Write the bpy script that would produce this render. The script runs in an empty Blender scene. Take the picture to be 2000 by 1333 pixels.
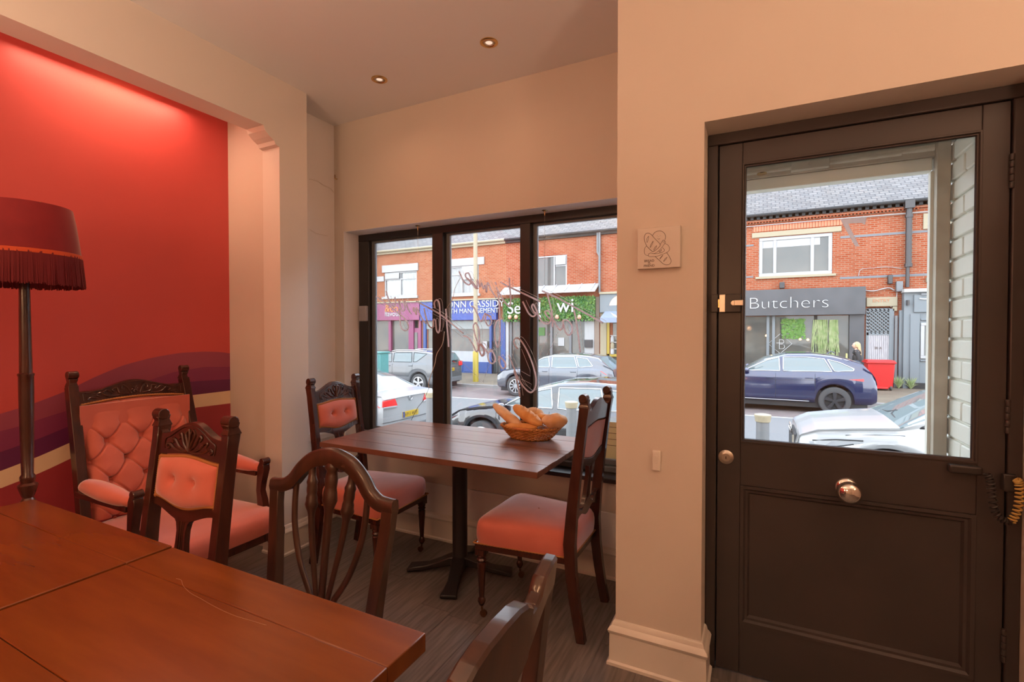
import bpy, bmesh, math, random
from math import sin, cos, pi, sqrt, exp
from mathutils import Vector, Matrix
random.seed(7)
C = bpy.context.scene.collection
SC = bpy.context.scene
# ------------------------------------------------------------------ camera
YAW = math.radians(26.7); PITCH = math.radians(0.99); FPX = 955.0; CH = 1.35
cam_d = bpy.data.cameras.new('camera'); cam = bpy.data.objects.new('camera', cam_d); C.objects.link(cam)
cam_d.sensor_width = 36.0; cam_d.lens = 36.0*FPX/2000.0; cam_d.clip_start = .02; cam_d.clip_end = 300
cam.location = (0, 0, CH); cam.rotation_euler = (pi/2-PITCH, 0, YAW)
SC.camera = cam
# ------------------------------------------------------------------ world, exposure
w = bpy.data.worlds.new('overcast_sky'); SC.world = w; w.use_nodes = True
nt = w.node_tree; bg = nt.nodes['Background']
tc = nt.nodes.new('ShaderNodeTexCoord'); sp = nt.nodes.new('ShaderNodeSeparateXYZ'); cr = nt.nodes.new('ShaderNodeValToRGB')
nz = nt.nodes.new('ShaderNodeTexNoise'); nz.inputs['Scale'].default_value = 2.2; nz.inputs['Detail'].default_value = 5
mxw = nt.nodes.new('ShaderNodeMix'); mxw.data_type = 'RGBA'; mxw.inputs[0].default_value = .25
nt.links.new(tc.outputs['Generated'], sp.inputs[0]); nt.links.new(sp.outputs[2], cr.inputs[0])
cr.color_ramp.elements[0].position = 0.0; cr.color_ramp.elements[0].color = (.93, .96, 1, 1)
cr.color_ramp.elements[1].position = 1.0; cr.color_ramp.elements[1].color = (.66, .78, 1, 1)
nt.links.new(tc.outputs['Generated'], nz.inputs['Vector'])
nt.links.new(cr.outputs[0], mxw.inputs[6]); nt.links.new(nz.outputs['Fac'], mxw.inputs[7]); nt.links.new(mxw.outputs[2], bg.inputs['Color'])
bg.inputs['Strength'].default_value = 4.5
SC.view_settings.view_transform = 'Standard'; SC.view_settings.look = 'None'
SC.view_settings.gamma = 1; SC.view_settings.use_curve_mapping = False; SC.view_settings.exposure = 0.8
WARM = (1.0, .50, .25)
KL = .98
def light(name, kind, loc, power, col=WARM, size=.06, rot=(0, 0, 0), spot=None, blend=.6, sizey=None):
    d = bpy.data.lights.new(name, kind); d.energy = power*KL; d.color = col
    if kind == 'AREA':
        d.size = size
        if sizey: d.shape = 'RECTANGLE'; d.size_y = sizey
    else: d.shadow_soft_size = size
    if kind == 'SPOT': d.spot_size = spot; d.spot_blend = blend
    o = bpy.data.objects.new(name, d); C.objects.link(o); o.location = loc; o.rotation_euler = rot; return o
# ------------------------------------------------------------------ pixel rays -> real points
_cy, _sy, _cp, _sp = cos(YAW), sin(YAW), cos(PITCH), sin(PITCH)
FW = Vector((-_sy*_cp, _cy*_cp, -_sp)); RT = Vector((_cy, _sy, 0)); UP = Vector((-_sy*_sp, _cy*_sp, _cp))
def ray(u, v): return FW + RT*((u-1000)/FPX) + UP*((666.5-v)/FPX)
def PY(u, v, Y): r = ray(u, v); k = Y/r.y; return Vector((r.x*k, Y, CH+r.z*k))
def PX(u, v, X): r = ray(u, v); k = X/r.x; return Vector((X, r.y*k, CH+r.z*k))
def PZ(u, v, z): r = ray(u, v); k = (z-CH)/r.z; return Vector((r.x*k, r.y*k, z))
# ------------------------------------------------------------------ materials
ALB = [1.0]      # outdoor colours are darkened in place of a lower outdoor exposure
def lin(h):
    if not isinstance(h, str): return tuple(c*ALB[0] for c in h[:3])+(1,)
    c = [int(h[i:i+2], 16)/255 for i in (0, 2, 4)]
    return tuple(x/12.92 if x <= .04045 else ((x+.055)/1.055)**2.4 for x in c)+(1,)
def nn(m, t, **k):
    n = m.node_tree.nodes.new(t)
    for a, b in k.items():
        if hasattr(n, a): setattr(n, a, b)
    return n
def mat(name, col, rough=.5, metal=0, col2=None, scale=8, stretch=(1, 1, 1), bump=0, bscale=None, sheen=0, coat=0, spec=.5, emit=0, detail=4, contrast=(.35, .65)):
    m = bpy.data.materials.new(name); m.use_nodes = True; b = m.node_tree.nodes['Principled BSDF']; L = m.node_tree.links
    b.inputs['Base Color'].default_value = lin(col); b.inputs['Roughness'].default_value = rough; b.inputs['Metallic'].default_value = metal
    b.inputs['Specular IOR Level'].default_value = spec
    if sheen: b.inputs['Sheen Weight'].default_value = sheen; b.inputs['Sheen Roughness'].default_value = .4
    if coat: b.inputs['Coat Weight'].default_value = coat; b.inputs['Coat Roughness'].default_value = .08
    if emit: b.inputs['Emission Color'].default_value = lin(col); b.inputs['Emission Strength'].default_value = emit
    if col2 or bump:
        t = nn(m, 'ShaderNodeTexCoord'); mp = nn(m, 'ShaderNodeMapping'); mp.inputs['Scale'].default_value = stretch
        L.new(t.outputs['Object'], mp.inputs[0])
        n = nn(m, 'ShaderNodeTexNoise'); n.inputs['Scale'].default_value = scale; n.inputs['Detail'].default_value = detail
        L.new(mp.outputs[0], n.inputs['Vector'])
        if col2:
            r = nn(m, 'ShaderNodeValToRGB'); r.color_ramp.elements[0].position = contrast[0]; r.color_ramp.elements[1].position = contrast[1]
            r.color_ramp.elements[0].color = lin(col); r.color_ramp.elements[1].color = lin(col2)
            L.new(n.outputs['Fac'], r.inputs[0]); L.new(r.outputs[0], b.inputs['Base Color'])
        if bump:
            n2 = n
            if bscale:
                n2 = nn(m, 'ShaderNodeTexNoise'); n2.inputs['Scale'].default_value = bscale; n2.inputs['Detail'].default_value = 3; L.new(mp.outputs[0], n2.inputs['Vector'])
            bp = nn(m, 'ShaderNodeBump'); bp.inputs['Strength'].default_value = bump; bp.inputs['Distance'].default_value = .01
            L.new(n2.outputs['Fac'], bp.inputs['Height']); L.new(bp.outputs[0], b.inputs['Normal'])
    return m
def glass(name, tint=(1, 1, 1), refl=.06, rough=0):
    m = bpy.data.materials.new(name); m.use_nodes = True; N = m.node_tree.nodes; L = m.node_tree.links; N.remove(N['Principled BSDF'])
    t = nn(m, 'ShaderNodeBsdfTransparent'); t.inputs[0].default_value = tuple(tint)+(1,)
    g = nn(m, 'ShaderNodeBsdfGlossy'); g.inputs['Roughness'].default_value = rough
    f = nn(m, 'ShaderNodeFresnel'); f.inputs[0].default_value = 1.45; x = nn(m, 'ShaderNodeMixShader')
    mm = nn(m, 'ShaderNodeMath', operation='MULTIPLY'); mm.inputs[1].default_value = refl/.04
    L.new(f.outputs[0], mm.inputs[0]); L.new(mm.outputs[0], x.inputs[0]); L.new(t.outputs[0], x.inputs[1]); L.new(g.outputs[0], x.inputs[2])
    L.new(x.outputs[0], N['Material Output'].inputs[0]); return m
def bricks(name, c1, c2, mortar, bw=.225, rh=.075, ms=.012, axes='XZ', bump=.25, offset=.5, rough=.8, stain=None):
    m = bpy.data.materials.new(name); m.use_nodes = True; b = m.node_tree.nodes['Principled BSDF']; L = m.node_tree.links
    t = nn(m, 'ShaderNodeTexCoord'); s = nn(m, 'ShaderNodeSeparateXYZ'); c = nn(m, 'ShaderNodeCombineXYZ'); L.new(t.outputs['Object'], s.inputs[0])
    L.new(s.outputs['XYZ'.index(axes[0])], c.inputs[0]); L.new(s.outputs['XYZ'.index(axes[1])], c.inputs[1])
    k = nn(m, 'ShaderNodeTexBrick'); k.offset = offset; k.inputs['Scale'].default_value = 1; k.inputs['Brick Width'].default_value = bw; k.inputs['Row Height'].default_value = rh
    k.inputs['Mortar Size'].default_value = ms; k.inputs['Bias'].default_value = 0
    k.inputs['Color1'].default_value = lin(c1); k.inputs['Color2'].default_value = lin(c2); k.inputs['Mortar'].default_value = lin(mortar)
    L.new(c.outputs[0], k.inputs['Vector'])
    n = nn(m, 'ShaderNodeTexNoise'); n.inputs['Scale'].default_value = 1.1; n.inputs['Detail'].default_value = 6; L.new(t.outputs['Object'], n.inputs['Vector'])
    x = nn(m, 'ShaderNodeMix'); x.data_type = 'RGBA'; x.blend_type = 'MULTIPLY'; x.inputs[0].default_value = .45
    rr = nn(m, 'ShaderNodeValToRGB'); rr.color_ramp.elements[0].position = .35; rr.color_ramp.elements[1].position = .6
    rr.color_ramp.elements[0].color = lin(stain) if stain else (.6, .6, .6, 1); rr.color_ramp.elements[1].color = (1, 1, 1, 1)
    L.new(n.outputs['Fac'], rr.inputs[0]); L.new(k.outputs['Color'], x.inputs[6]); L.new(rr.outputs[0], x.inputs[7]); L.new(x.outputs[2], b.inputs['Base Color'])
    b.inputs['Roughness'].default_value = rough; b.inputs['Specular IOR Level'].default_value = .15
    bp = nn(m, 'ShaderNodeBump'); bp.inputs['Strength'].default_value = bump; bp.invert = True; L.new(k.outputs['Fac'], bp.inputs['Height']); L.new(bp.outputs[0], b.inputs['Normal'])
    return m
def wood(name, c1, c2, rough=.3, stretch=(1, 12, 12), scale=3, coat=0, bump=.03):
    return mat(name, c1, rough, col2=c2, scale=scale, stretch=stretch, bump=bump, coat=coat, detail=6, contrast=(.3, .7))
M = {}
M['cream'] = mat('cream_paint', (.68, .61, .54), .55, col2=(.655, .585, .515), scale=1.2, bump=.04, bscale=60)
M['ceil'] = mat('ceiling_paint', (.80, .80, .81), .7, bump=.03, scale=40)
M['white'] = mat('wall_paint_daylight_lift', (.84, .82, .81), .55, bump=.03, scale=50)  # whiter than the cream, standing in for daylight around the window
M['skirt'] = mat('skirting_gloss_paint', (.76, .71, .64), .3, bump=.02, scale=14)
M['coral'] = mat('coral_wall_paint', (.62, .09, .085), .5, col2=(.58, .08, .075), scale=1.5, bump=.03, bscale=70)
M['plum1'] = mat('light_plum_paint', (.33, .065, .12), .5)
M['plum2'] = mat('plum_paint', (.24, .035, .11), .5)
M['plum3'] = mat('deep_purple_paint', (.13, .018, .09), .5)
M['band'] = mat('cream_band_paint', (.80, .62, .42), .5)
M['maroon'] = mat('maroon_wall_paint', (.36, .04, .055), .5)
M['floor'] = mat('dark_vinyl_plank', (.115, .10, .094), .36, col2=(.195, .172, .162), scale=5, stretch=(14, 1, 1), bump=.05, detail=8)
M['floor2'] = mat('dark_vinyl_plank_pale', (.135, .117, .108), .38, col2=(.225, .198, .184), scale=5, stretch=(14, 1, 1), bump=.05, detail=8)
M['subfloor'] = mat('plank_joint', (.02, .018, .017), .7)
M['black'] = mat('black_window_paint', (.024, .021, .022), .3, bump=.05, scale=9)
M['door'] = mat('door_gloss_paint', (.056, .044, .043), .33, col2=(.045, .038, .038), scale=3, bump=.06, bscale=25)
M['glass'] = glass('window_glass', (.98, .99, .99), .05)
M['table'] = wood('table_walnut_stain', (.215, .057, .009), (.15, .037, .007), .24, (1.2, 9, 9), 2.2)
M['table2'] = wood('table_walnut_stain_light', (.24, .066, .011), (.17, .043, .008), .24, (1.2, 9, 9), 2.6)
M['wtable'] = wood('window_table_stain', (.21, .088, .053), (.14, .058, .037), .36, (1.2, 9, 9), 2.2, coat=.5)
M['iron'] = mat('black_cast_iron', (.02, .018, .019), .4, bump=.05, scale=40)
M['chair'] = wood('dark_mahogany', (.075, .020, .012), (.036, .011, .008), .27, (6, 6, 1.2), 5, coat=.3)
M['chair2'] = wood('dark_stained_oak', (.062, .024, .013), (.03, .013, .009), .3, (6, 6, 1.2), 5, coat=.25)
M['velvet'] = mat('coral_pink_velvet', (.60, .145, .10), .8, col2=(.64, .17, .12), scale=9, sheen=.9, bump=.05, bscale=240)
M['gimp'] = mat('tan_gimp_braid', (.42, .17, .05), .85)
M['brass'] = mat('brass', (.72, .50, .22), .25, 1)
M['chrome'] = mat('polished_chrome', (.82, .80, .76), .06, 1)
M['nickel'] = mat('satin_nickel', (.60, .55, .48), .3, 1)
M['wicker'] = mat('wicker_cane', (.66, .31, .09), .5, col2=(.46, .18, .045), scale=25)
M['crust'] = mat('bread_crust', (.88, .50, .19), .6, col2=(.76, .34, .09), scale=14, bump=.12, bscale=60)
M['crust2'] = mat('floured_crust', (.92, .70, .48), .75, col2=(.80, .47, .22), scale=11, bump=.18, bscale=55)
M['shade'] = mat('dark_red_velvet_shade', (.22, .005, .012), .75, sheen=.3, col2=(.28, .009, .014), scale=6)
M['fringe'] = mat('dark_red_fringe', (.15, .006, .012), .8)
M['orange'] = mat('orange_ribbon', (.62, .075, .012), .6)
M['neon'] = mat('unlit_neon_tube', (.92, .85, .88), .12, spec=1)
def translucent(m, f=.5):
    L = m.node_tree.links; out = m.node_tree.nodes['Material Output']; b = m.node_tree.nodes['Principled BSDF']; t = nn(m, 'ShaderNodeBsdfTranslucent'); t.inputs[0].default_value = b.inputs['Base Color'].default_value
    x = nn(m, 'ShaderNodeMixShader'); x.inputs[0].default_value = f; L.new(b.outputs[0], x.inputs[1]); L.new(t.outputs[0], x.inputs[2]); L.new(x.outputs[0], out.inputs[0]); return m
translucent(M['neon'], .75)
M['acryl'] = mat('acrylic_cut_edge', (.9, .92, .94), .15, spec=.8)
M['plastic'] = mat('white_plastic', (.72, .68, .62), .4)
M['dplastic'] = mat('dark_plastic', (.035, .03, .03), .35)
M['ycable'] = mat('yellowed_cable', (.62, .42, .12), .4)
M['pwhite'] = mat('white_masonry_paint', (.74, .77, .70), .5, bump=.15, scale=18)
M['olive'] = mat('olive_grey_frame_paint', (.50, .49, .41), .5, col2=(.40, .37, .30), scale=9, bump=.1)
M['canvas'] = mat('cream_canvas', (.72, .66, .60), .8, bump=.05, scale=200)
M['ink'] = mat('brown_ink', (.06, .03, .02), .6)
translucent(M['acryl'], .6)
# street materials
ALB[0] = .74
M['asphalt'] = mat('asphalt', (.13, .13, .13), .85, col2=(.16, .16, .157), scale=30, bump=.1)
M['bay'] = bricks('parking_bay_setts', (.185, .14, .13), (.22, .18, .165), (.175, .155, .15), .2, .1, .008, 'XY', .1)
M['pave'] = bricks('paving_blocks', (.23, .19, .135), (.2, .16, .12), (.14, .12, .09), .2, .1, .01, 'XY', .1)
M['kerb'] = mat('kerb_stone', (0.272, 0.258, 0.245), .8, bump=.1, scale=20)
M['line'] = mat('road_line_paint', (.42, .42, .41), .6)
M['brick'] = bricks('orange_red_brick', (.285, .050, .014), (.345, .095, .045), (.30, .19, .13), .225, .075, .010, 'XZ', .2, stain=(1.05, .89, .81))
M['brick2'] = bricks('pale_orange_brick', (.32, .076, .027), (.37, .125, .06), (.31, .21, .14), .225, .075, .010, 'XZ', .2, stain=(1.08, .94, .84))
M['bluebrick'] = mat('blue_grey_brick', (0.150, 0.156, 0.170), .7)
M['slate'] = bricks('roof_slates', (.105, .10, .098), (.17, .16, .152), (.05, .048, .048), .30, .20, .02, 'XY', .5, stain=(1.08, .97, .84), rough=.5)
M['stone'] = mat('cream_stone_lintel', (.33, .28, .185), .7)
M['uwhite'] = mat('white_upvc', (.36, .36, .36), .35)
M['curtain'] = mat('net_curtain', (.46, .48, .48), .8, col2=(.33, .34, .35), scale=6, stretch=(8, 1, .2))
M['room'] = mat('dim_room_behind_glass', (.10, .115, .115), .5, col2=(.17, .16, .14), scale=1.2)
M['shopglass'] = mat('shop_glass', (.07, .075, .07), .04, spec=.45, col2=(.15, .135, .11), scale=.9)
M['wglass'] = mat('dark_window_pane', (.07, .08, .08), .04, spec=.5, col2=(.12, .12, .11), scale=.7)
M['tyre'] = mat('tyre_rubber', (.05, .05, .05), .75)
M['under'] = mat('underbody_black', (.02, .02, .02), .8)
M['trimplastic'] = mat('grey_car_cladding', (.15, .155, .16), .5)
M['alloy'] = mat('alloy_wheel', (.62, .62, .63), .3, .8)
M['alloyd'] = mat('dark_alloy_wheel', (.07, .07, .075), .3, .7)
M['carglass'] = mat('car_window_glass', (.13, .17, .175), .02, spec=.7, coat=.15)
M['carglass'].node_tree.nodes['Principled BSDF'].inputs['Coat Roughness'].default_value = .0
M['lampglass'] = mat('headlamp_glass', (.55, .58, .6), .08, .5)
M['redlamp'] = mat('red_tail_lamp', (.75, .03, .03), .15)
M['plate'] = mat('yellow_number_plate', (.52, .34, .02), .4)
M['wtext'] = mat('white_letters', (.50, .50, .49), .6, spec=.2)
ALB[0] = 1.0
# ------------------------------------------------------------------ object helpers
def setp(o, label=None, cat=None, group=None, kind=None):
    if label: o['label'] = label
    if cat: o['category'] = cat
    if group: o['group'] = group
    if kind: o['kind'] = kind
    return o
def thing(name, label, cat, loc=(0, 0, 0), rz=0, group=None):
    o = bpy.data.objects.new(name, None); C.objects.link(o); o.location = loc; o.rotation_euler = (0, 0, rz); o.empty_display_size = .1
    return setp(o, label, cat, group)
class MB:
    def __init__(s): s.v = []; s.f = []; s.mi = []
    def add(s, vs, fs, m=0):
        n = len(s.v); s.v += [tuple(p) for p in vs]; s.f += [tuple(i+n for i in f) for f in fs]; s.mi += [m]*len(fs); return s
    def box(s, x0, x1, y0, y1, z0, z1, m=0):
        return s.add([(x0, y0, z0), (x1, y0, z0), (x1, y1, z0), (x0, y1, z0), (x0, y0, z1), (x1, y0, z1), (x1, y1, z1), (x0, y1, z1)],
                     [(0, 3, 2, 1), (4, 5, 6, 7), (0, 1, 5, 4), (1, 2, 6, 5), (2, 3, 7, 6), (3, 0, 4, 7)], m)
    def prism(s, poly, a, b, axis='y', m=0):
        n = len(poly)
        def P(p, t): return {'y': (p[0], t, p[1]), 'x': (t, p[0], p[1]), 'z': (p[0], p[1], t)}[axis]
        vs = [P(p, a) for p in poly]+[P(p, b) for p in poly]
        fs = [tuple(range(n)), tuple(range(2*n-1, n-1, -1))]+[(i, n+i, n+(i+1) % n, (i+1) % n) for i in range(n)]
        return s.add(vs, fs, m)
    def lathe(s, prof, c=(0, 0, 0), n=20, axis='z', m=0, cap=True):
        vs = []; k = len(prof)
        for r, h in prof:
            for i in range(n):
                a = 2*pi*i/n; x, y = r*cos(a), r*sin(a)
                p = {'z': (x, y, h), 'y': (x, h, y), 'x': (h, x, y)}[axis]
                vs.append((c[0]+p[0], c[1]+p[1], c[2]+p[2]))
        fs = [(j*n+i, j*n+(i+1) % n, (j+1)*n+(i+1) % n, (j+1)*n+i) for j in range(k-1) for i in range(n)]
        if cap: fs += [tuple(range(n-1, -1, -1)), tuple((k-1)*n+i for i in range(n))]
        return s.add(vs, fs, m)
    def tube(s, pts, r, n=8, m=0, flat=1.0, up=Vector((0, 0, 1)), closed=False, cap=True):
        pts = [Vector(p) for p in pts]; k = len(pts); vs = []
        pu = None
        for i, p in enumerate(pts):
            if closed: t = pts[(i+1) % k]-pts[i-1]
            else: t = pts[min(i+1, k-1)]-pts[max(i-1, 0)]
            if t.length < 1e-9: t = Vector((0, 0, 1))
            t.normalize(); u = (pu if pu is not None else up); a = u-t*u.dot(t)
            if a.length < 1e-3: a = Vector((1, 0, 0)) - t*t.x
            if a.length < 1e-3: a = Vector((0, 1, 0)) - t*t.y
            a.normalize(); b = t.cross(a); pu = a
            rr = r[i] if isinstance(r, (list, tuple)) else r
            for j in range(n):
                th = 2*pi*j/n; vs.append(p+a*(rr*cos(th))+b*(rr*flat*sin(th)))
        K = k if closed else k-1
        fs = [(i*n+j, i*n+(j+1) % n, ((i+1) % k)*n+(j+1) % n, ((i+1) % k)*n+j) for i in range(K) for j in range(n)]
        if cap and not closed: fs += [tuple(range(n-1, -1, -1)), tuple((k-1)*n+j for j in range(n))]
        return s.add(vs, fs, m)
    def rectsweep(s, pts, hw, hd, side=Vector((1, 0, 0)), m=0):
        """sweep a rectangle: hw along `side`, hd along the normal"""
        pts = [Vector(p) for p in pts]; k = len(pts); vs = []
        for i, p in enumerate(pts):
            t = (pts[min(i+1, k-1)]-pts[max(i-1, 0)]).normalized(); sd = (side-t*side.dot(t)).normalized(); nrm = t.cross(sd)
            a = hw[i] if isinstance(hw, (list, tuple)) else hw; b = hd[i] if isinstance(hd, (list, tuple)) else hd
            for q in ((-1, -1), (1, -1), (1, 1), (-1, 1)): vs.append(p+sd*(a*q[0])+nrm*(b*q[1]))
        fs = [(i*4+j, i*4+(j+1) % 4, (i+1)*4+(j+1) % 4, (i+1)*4+j) for i in range(k-1) for j in range(4)]+[(3, 2, 1, 0), tuple((k-1)*4+j for j in range(4))]
        return s.add(vs, fs, m)
    def grid(s, f, nu, nv, m=0, closeu=False, flip=False):
        vs = [f(i/nu, j/nv) for j in range(nv+1) for i in range(nu+(0 if closeu else 1))]; W = nu if closeu else nu+1
        fs = []
        for j in range(nv):
            for i in range(nu):
                q = (j*W+i, j*W+(i+1) % W, (j+1)*W+(i+1) % W, (j+1)*W+i); fs.append(q[::-1] if flip else q)
        return s.add(vs, fs, m)
    def build(s, name, mats, parent=None, smooth=False, bev=0, seg=2, loc=None, kind=None, label=None, cat=None, group=None, sub=0, ang=35):
        me = bpy.data.meshes.new(name); me.from_pydata(s.v, [], s.f); me.update()
        if not isinstance(mats, (list, tuple)): mats = [mats]
        for m in mats: me.materials.append(M[m] if isinstance(m, str) else m)
        me.polygons.foreach_set('material_index', s.mi)
        bm = bmesh.new(); bm.from_mesh(me); bmesh.ops.recalc_face_normals(bm, faces=bm.faces); bm.to_mesh(me); bm.free()
        if smooth or bev or sub:
            me.polygons.foreach_set('use_smooth', [True]*len(me.polygons))
            if not sub and smooth != 'all':
                try: me.set_sharp_from_angle(angle=math.radians(ang))
                except Exception: pass
        o = bpy.data.objects.new(name, me); C.objects.link(o)
        if parent: o.parent = parent
        if loc: o.location = loc
        if bev:
            md = o.modifiers.new('bevel', 'BEVEL'); md.width = bev; md.segments = seg; md.limit_method = 'ANGLE'; md.angle_limit = math.radians(40)
        if sub: md = o.modifiers.new('sub', 'SUBSURF'); md.levels = sub; md.render_levels = sub
        return setp(o, label, cat, group, kind)
def cr_spline(pts, n=8, closed=False):
    P = [Vector(p) for p in pts]; out = []; k = len(P); R = range(k if closed else k-1)
    for i in R:
        a = P[(i-1) % k] if (closed or i > 0) else P[0]; b = P[i]; c = P[(i+1) % k]; d = P[(i+2) % k] if (closed or i+2 < k) else P[-1]
        for j in range(n):
            t = j/n; out.append(.5*((2*b)+(c-a)*t+(2*a-5*b+4*c-d)*t*t+(3*b-a-3*c+d)*t*t*t))
    if not closed: out.append(P[-1].copy())
    return out
def interp(xs, ys, x):
    if x <= xs[0]: return ys[0]
    for i in range(len(xs)-1):
        if x <= xs[i+1]: return ys[i]+(ys[i+1]-ys[i])*(x-xs[i])/(xs[i+1]-xs[i])
    return ys[-1]
def cells(mb, a0, a1, b0, b1, holes, P):
    """front face cells of a wall around rectangular holes; P(a,b,side)->vertex. Also lines reveals."""
    A = sorted({a0, a1, *[h[0] for h in holes], *[h[1] for h in holes]}); B = sorted({b0, b1, *[h[2] for h in holes], *[h[3] for h in holes]})
    A = [a for a in A if a0 <= a <= a1]; B = [b for b in B if b0 <= b <= b1]
    def inh(a, b): return any(h[0] < a < h[1] and h[2] < b < h[3] for h in holes)
    for i in range(len(A)-1):
        for j in range(len(B)-1):
            if inh((A[i]+A[i+1])/2, (B[j]+B[j+1])/2): continue
            for sd in (0, 1):
                mb.add([P(A[i], B[j], sd), P(A[i+1], B[j], sd), P(A[i+1], B[j+1], sd), P(A[i], B[j+1], sd)], [(0, 1, 2, 3)])
    for h in list(holes)+[(a0, a1, b0, b1)]:
        a, b, c, d = max(h[0], a0), min(h[1], a1), max(h[2], b0), min(h[3], b1); own = h == (a0, a1, b0, b1)
        for p, q in (((a, c), (b, c)), ((b, c), (b, d)), ((b, d), (a, d)), ((a, d), (a, c))):
            e = (p[0] == q[0] and p[0] in (a0, a1)) or (p[1] == q[1] and p[1] in (b0, b1))
            if (e and not own) or (own and p[1] == q[1] == b0): continue
            mb.add([P(*p, 0), P(*q, 0), P(*q, 1), P(*p, 1)], [(0, 1, 2, 3)])
    return mb
def wallY(name, x0, x1, z0, z1, y0, y1, holes, m, kind='structure', parent=None, **k):
    mb = MB(); cells(mb, x0, x1, z0, z1, holes, lambda a, b, s: (a, y1 if s else y0, b)); return mb.build(name, m, parent, kind=kind, **k)
def wallX(name, y0, y1, z0, z1, x0, x1, holes, m, kind='structure', parent=None, **k):
    mb = MB(); cells(mb, y0, y1, z0, z1, holes, lambda a, b, s: (x1 if s else x0, a, b)); return mb.build(name, m, parent, kind=kind, **k)
def text(name, s, size, loc, m, parent=None, rot=(pi/2, 0, 0), ext=.004, align='LEFT', sx=1, bev=0, **k):
    c = bpy.data.curves.new(name, 'FONT'); c.body = s; c.size = size; c.extrude = ext; c.align_x = align; c.offset = bev
    c.materials.append(M[m] if isinstance(m, str) else m)
    tmp = bpy.data.objects.new('tmp', c); C.objects.link(tmp); dg = bpy.context.evaluated_depsgraph_get(); dg.update()
    me = bpy.data.meshes.new_from_object(tmp.evaluated_get(dg)); bpy.data.objects.remove(tmp); me.name = name
    o = bpy.data.objects.new(name, me); C.objects.link(o); o.location = loc; o.rotation_euler = rot; o.scale = (sx, 1, 1)
    if parent: o.parent = parent
    return setp(o, **k)
def dup(root, loc, rz, label=None, group=None):
    r = root.copy(); C.objects.link(r); r.location = loc; r.rotation_euler = (0, 0, rz)
    if label: r['label'] = label
    if group: r['group'] = group
    for ch in list(root.children):
        c = ch.copy(); C.objects.link(c); c.parent = r
        for g in list(ch.children):
            d = g.copy(); C.objects.link(d); d.parent = c
    return r
# ------------------------------------------------------------------ lights (room lamps and added unseen fill; fixtures are built further down)
CEIL = 2.86
DL = [PZ(955, 83, CEIL), PZ(741, 155, CEIL), Vector((-1.9, -.9, CEIL)), Vector((1.0, .9, CEIL))]
for p, e in zip(DL, [1.5, 1.5, 6, 6]): light('downlight_lamp', 'SPOT', (p.x, p.y, CEIL-.03), e, size=.04, spot=math.radians(150), blend=1)
FILL_BULBS = [(-1.75, -1.3, 1.72), (-.65, -1.4, 1.72)]
for p, e in zip(FILL_BULBS, (17, 20)): light('added_fill_bulb', 'POINT', p, e, size=.16)  # unseen bulbs added as warm fill for the walls
FILL_UP = [(-1.55, -.45, 1.7), (1.35, .2, 1.7)]
for p, e in zip(FILL_UP, (21, 21)): light('added_fill_up', 'AREA', p, e, col=(1, .63, .40), size=.26, rot=(pi, 0, 0))  # unseen upward area lights added to brighten the ceiling
light('alcove_strip_lamp', 'AREA', (-3.0, 1.38, 2.70), 2.6, col=(1, .62, .42), size=.03, sizey=.75, rot=(0, math.radians(-8), 0))
for yy in (1.45, -.2, -1.6): light('alcove_lamp', 'SPOT', (-2.86, yy, CEIL-.03), 5.5, col=(1, .46, .2), size=.04, spot=math.radians(140), blend=.9)
# ------------------------------------------------------------------ room shell
XR, XE = -3.09, 1.8; YB = -3.2; YW = 2.63; YD = 1.96
fl = MB().box(XR-.1, XE+.1, YB-.1, 2.80, -.12, -.004).build('floor', 'subfloor', kind='structure')
pw, pl = .178, 1.22; k = 0
planks = {}
x = XR
col = 0
while x < XE:
    y = YB-random.random()*pl
    while y < 2.80:
        y0, y1 = max(y, YB), min(y+pl, 2.80)
        if y1-y0 > .05:
            MB().box(0, min(pw, XE-x)-.0012, 0, y1-y0-.0015, -.004, 0).build('floor_plank', random.choice(['floor', 'floor2', 'floor']), fl, loc=(x, y0, 0))
        y += pl
    x += pw; col += 1
MB().box(XR-.1, XE+.1, YB-.1, 2.8, CEIL, CEIL+.15).build('ceiling', 'ceil', kind='structure')
wallY('wall_front', -2.78, -.45, 0, CEIL, YW, YW+.17, [(-2.69, -.38, .55, 2.083)], 'cream')
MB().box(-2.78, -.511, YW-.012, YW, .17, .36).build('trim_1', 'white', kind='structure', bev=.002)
MB().box(-2.690, -2.686, YW+.001, 2.774, .552, 2.082).box(-2.686, -.52, YW+.001, 2.774, 2.0795, 2.0825).build('trim_daylight_lining', 'white', kind='structure')  # thin lining added so the reveals look daylit
wd = MB(); cells(wd, -.511, XE, 0, CEIL, [(-.184, .752, -1, 2.134)], lambda a, b, s: (a, 2.10 if s else YD, b))
wd.box(-.511, -.30, 2.10, 2.80, 0, CEIL).box(-.30, XE, 2.10, 2.19, 2.134, CEIL).box(-.30, -.184, 2.10, 2.19, 0, 2.16).box(.752, XE, 2.10, 2.3, 0, 2.16)
wd.build('wall_entrance', 'cream', kind='structure', bev=.004)
ho = [(YB+.5, 2.0, -1, 2.55)]
wl = MB(); cells(wl, YB, 2.2, 0, CEIL, ho, lambda a, b, s: (-2.71 if s else -2.56, a, b))
wl.box(-2.78, -2.71, 2.05, 2.2, 0, CEIL)
br = [(2.0, 2.55), (1.895, 2.55), (1.905, 2.525), (1.935, 2.50), (1.965, 2.485), (1.975, 2.465), (2.0, 2.46)]
wl.prism([(p[0], p[1]) for p in br], -2.71, -2.56, 'x')
M['archp'] = mat('arch_paint_daylight_lift', (.74, .69, .64), .55, bump=.03, scale=50)  # lightened to stand in for daylight on the archway wall
wl.build('wall_archway', 'archp', kind='structure')
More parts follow.
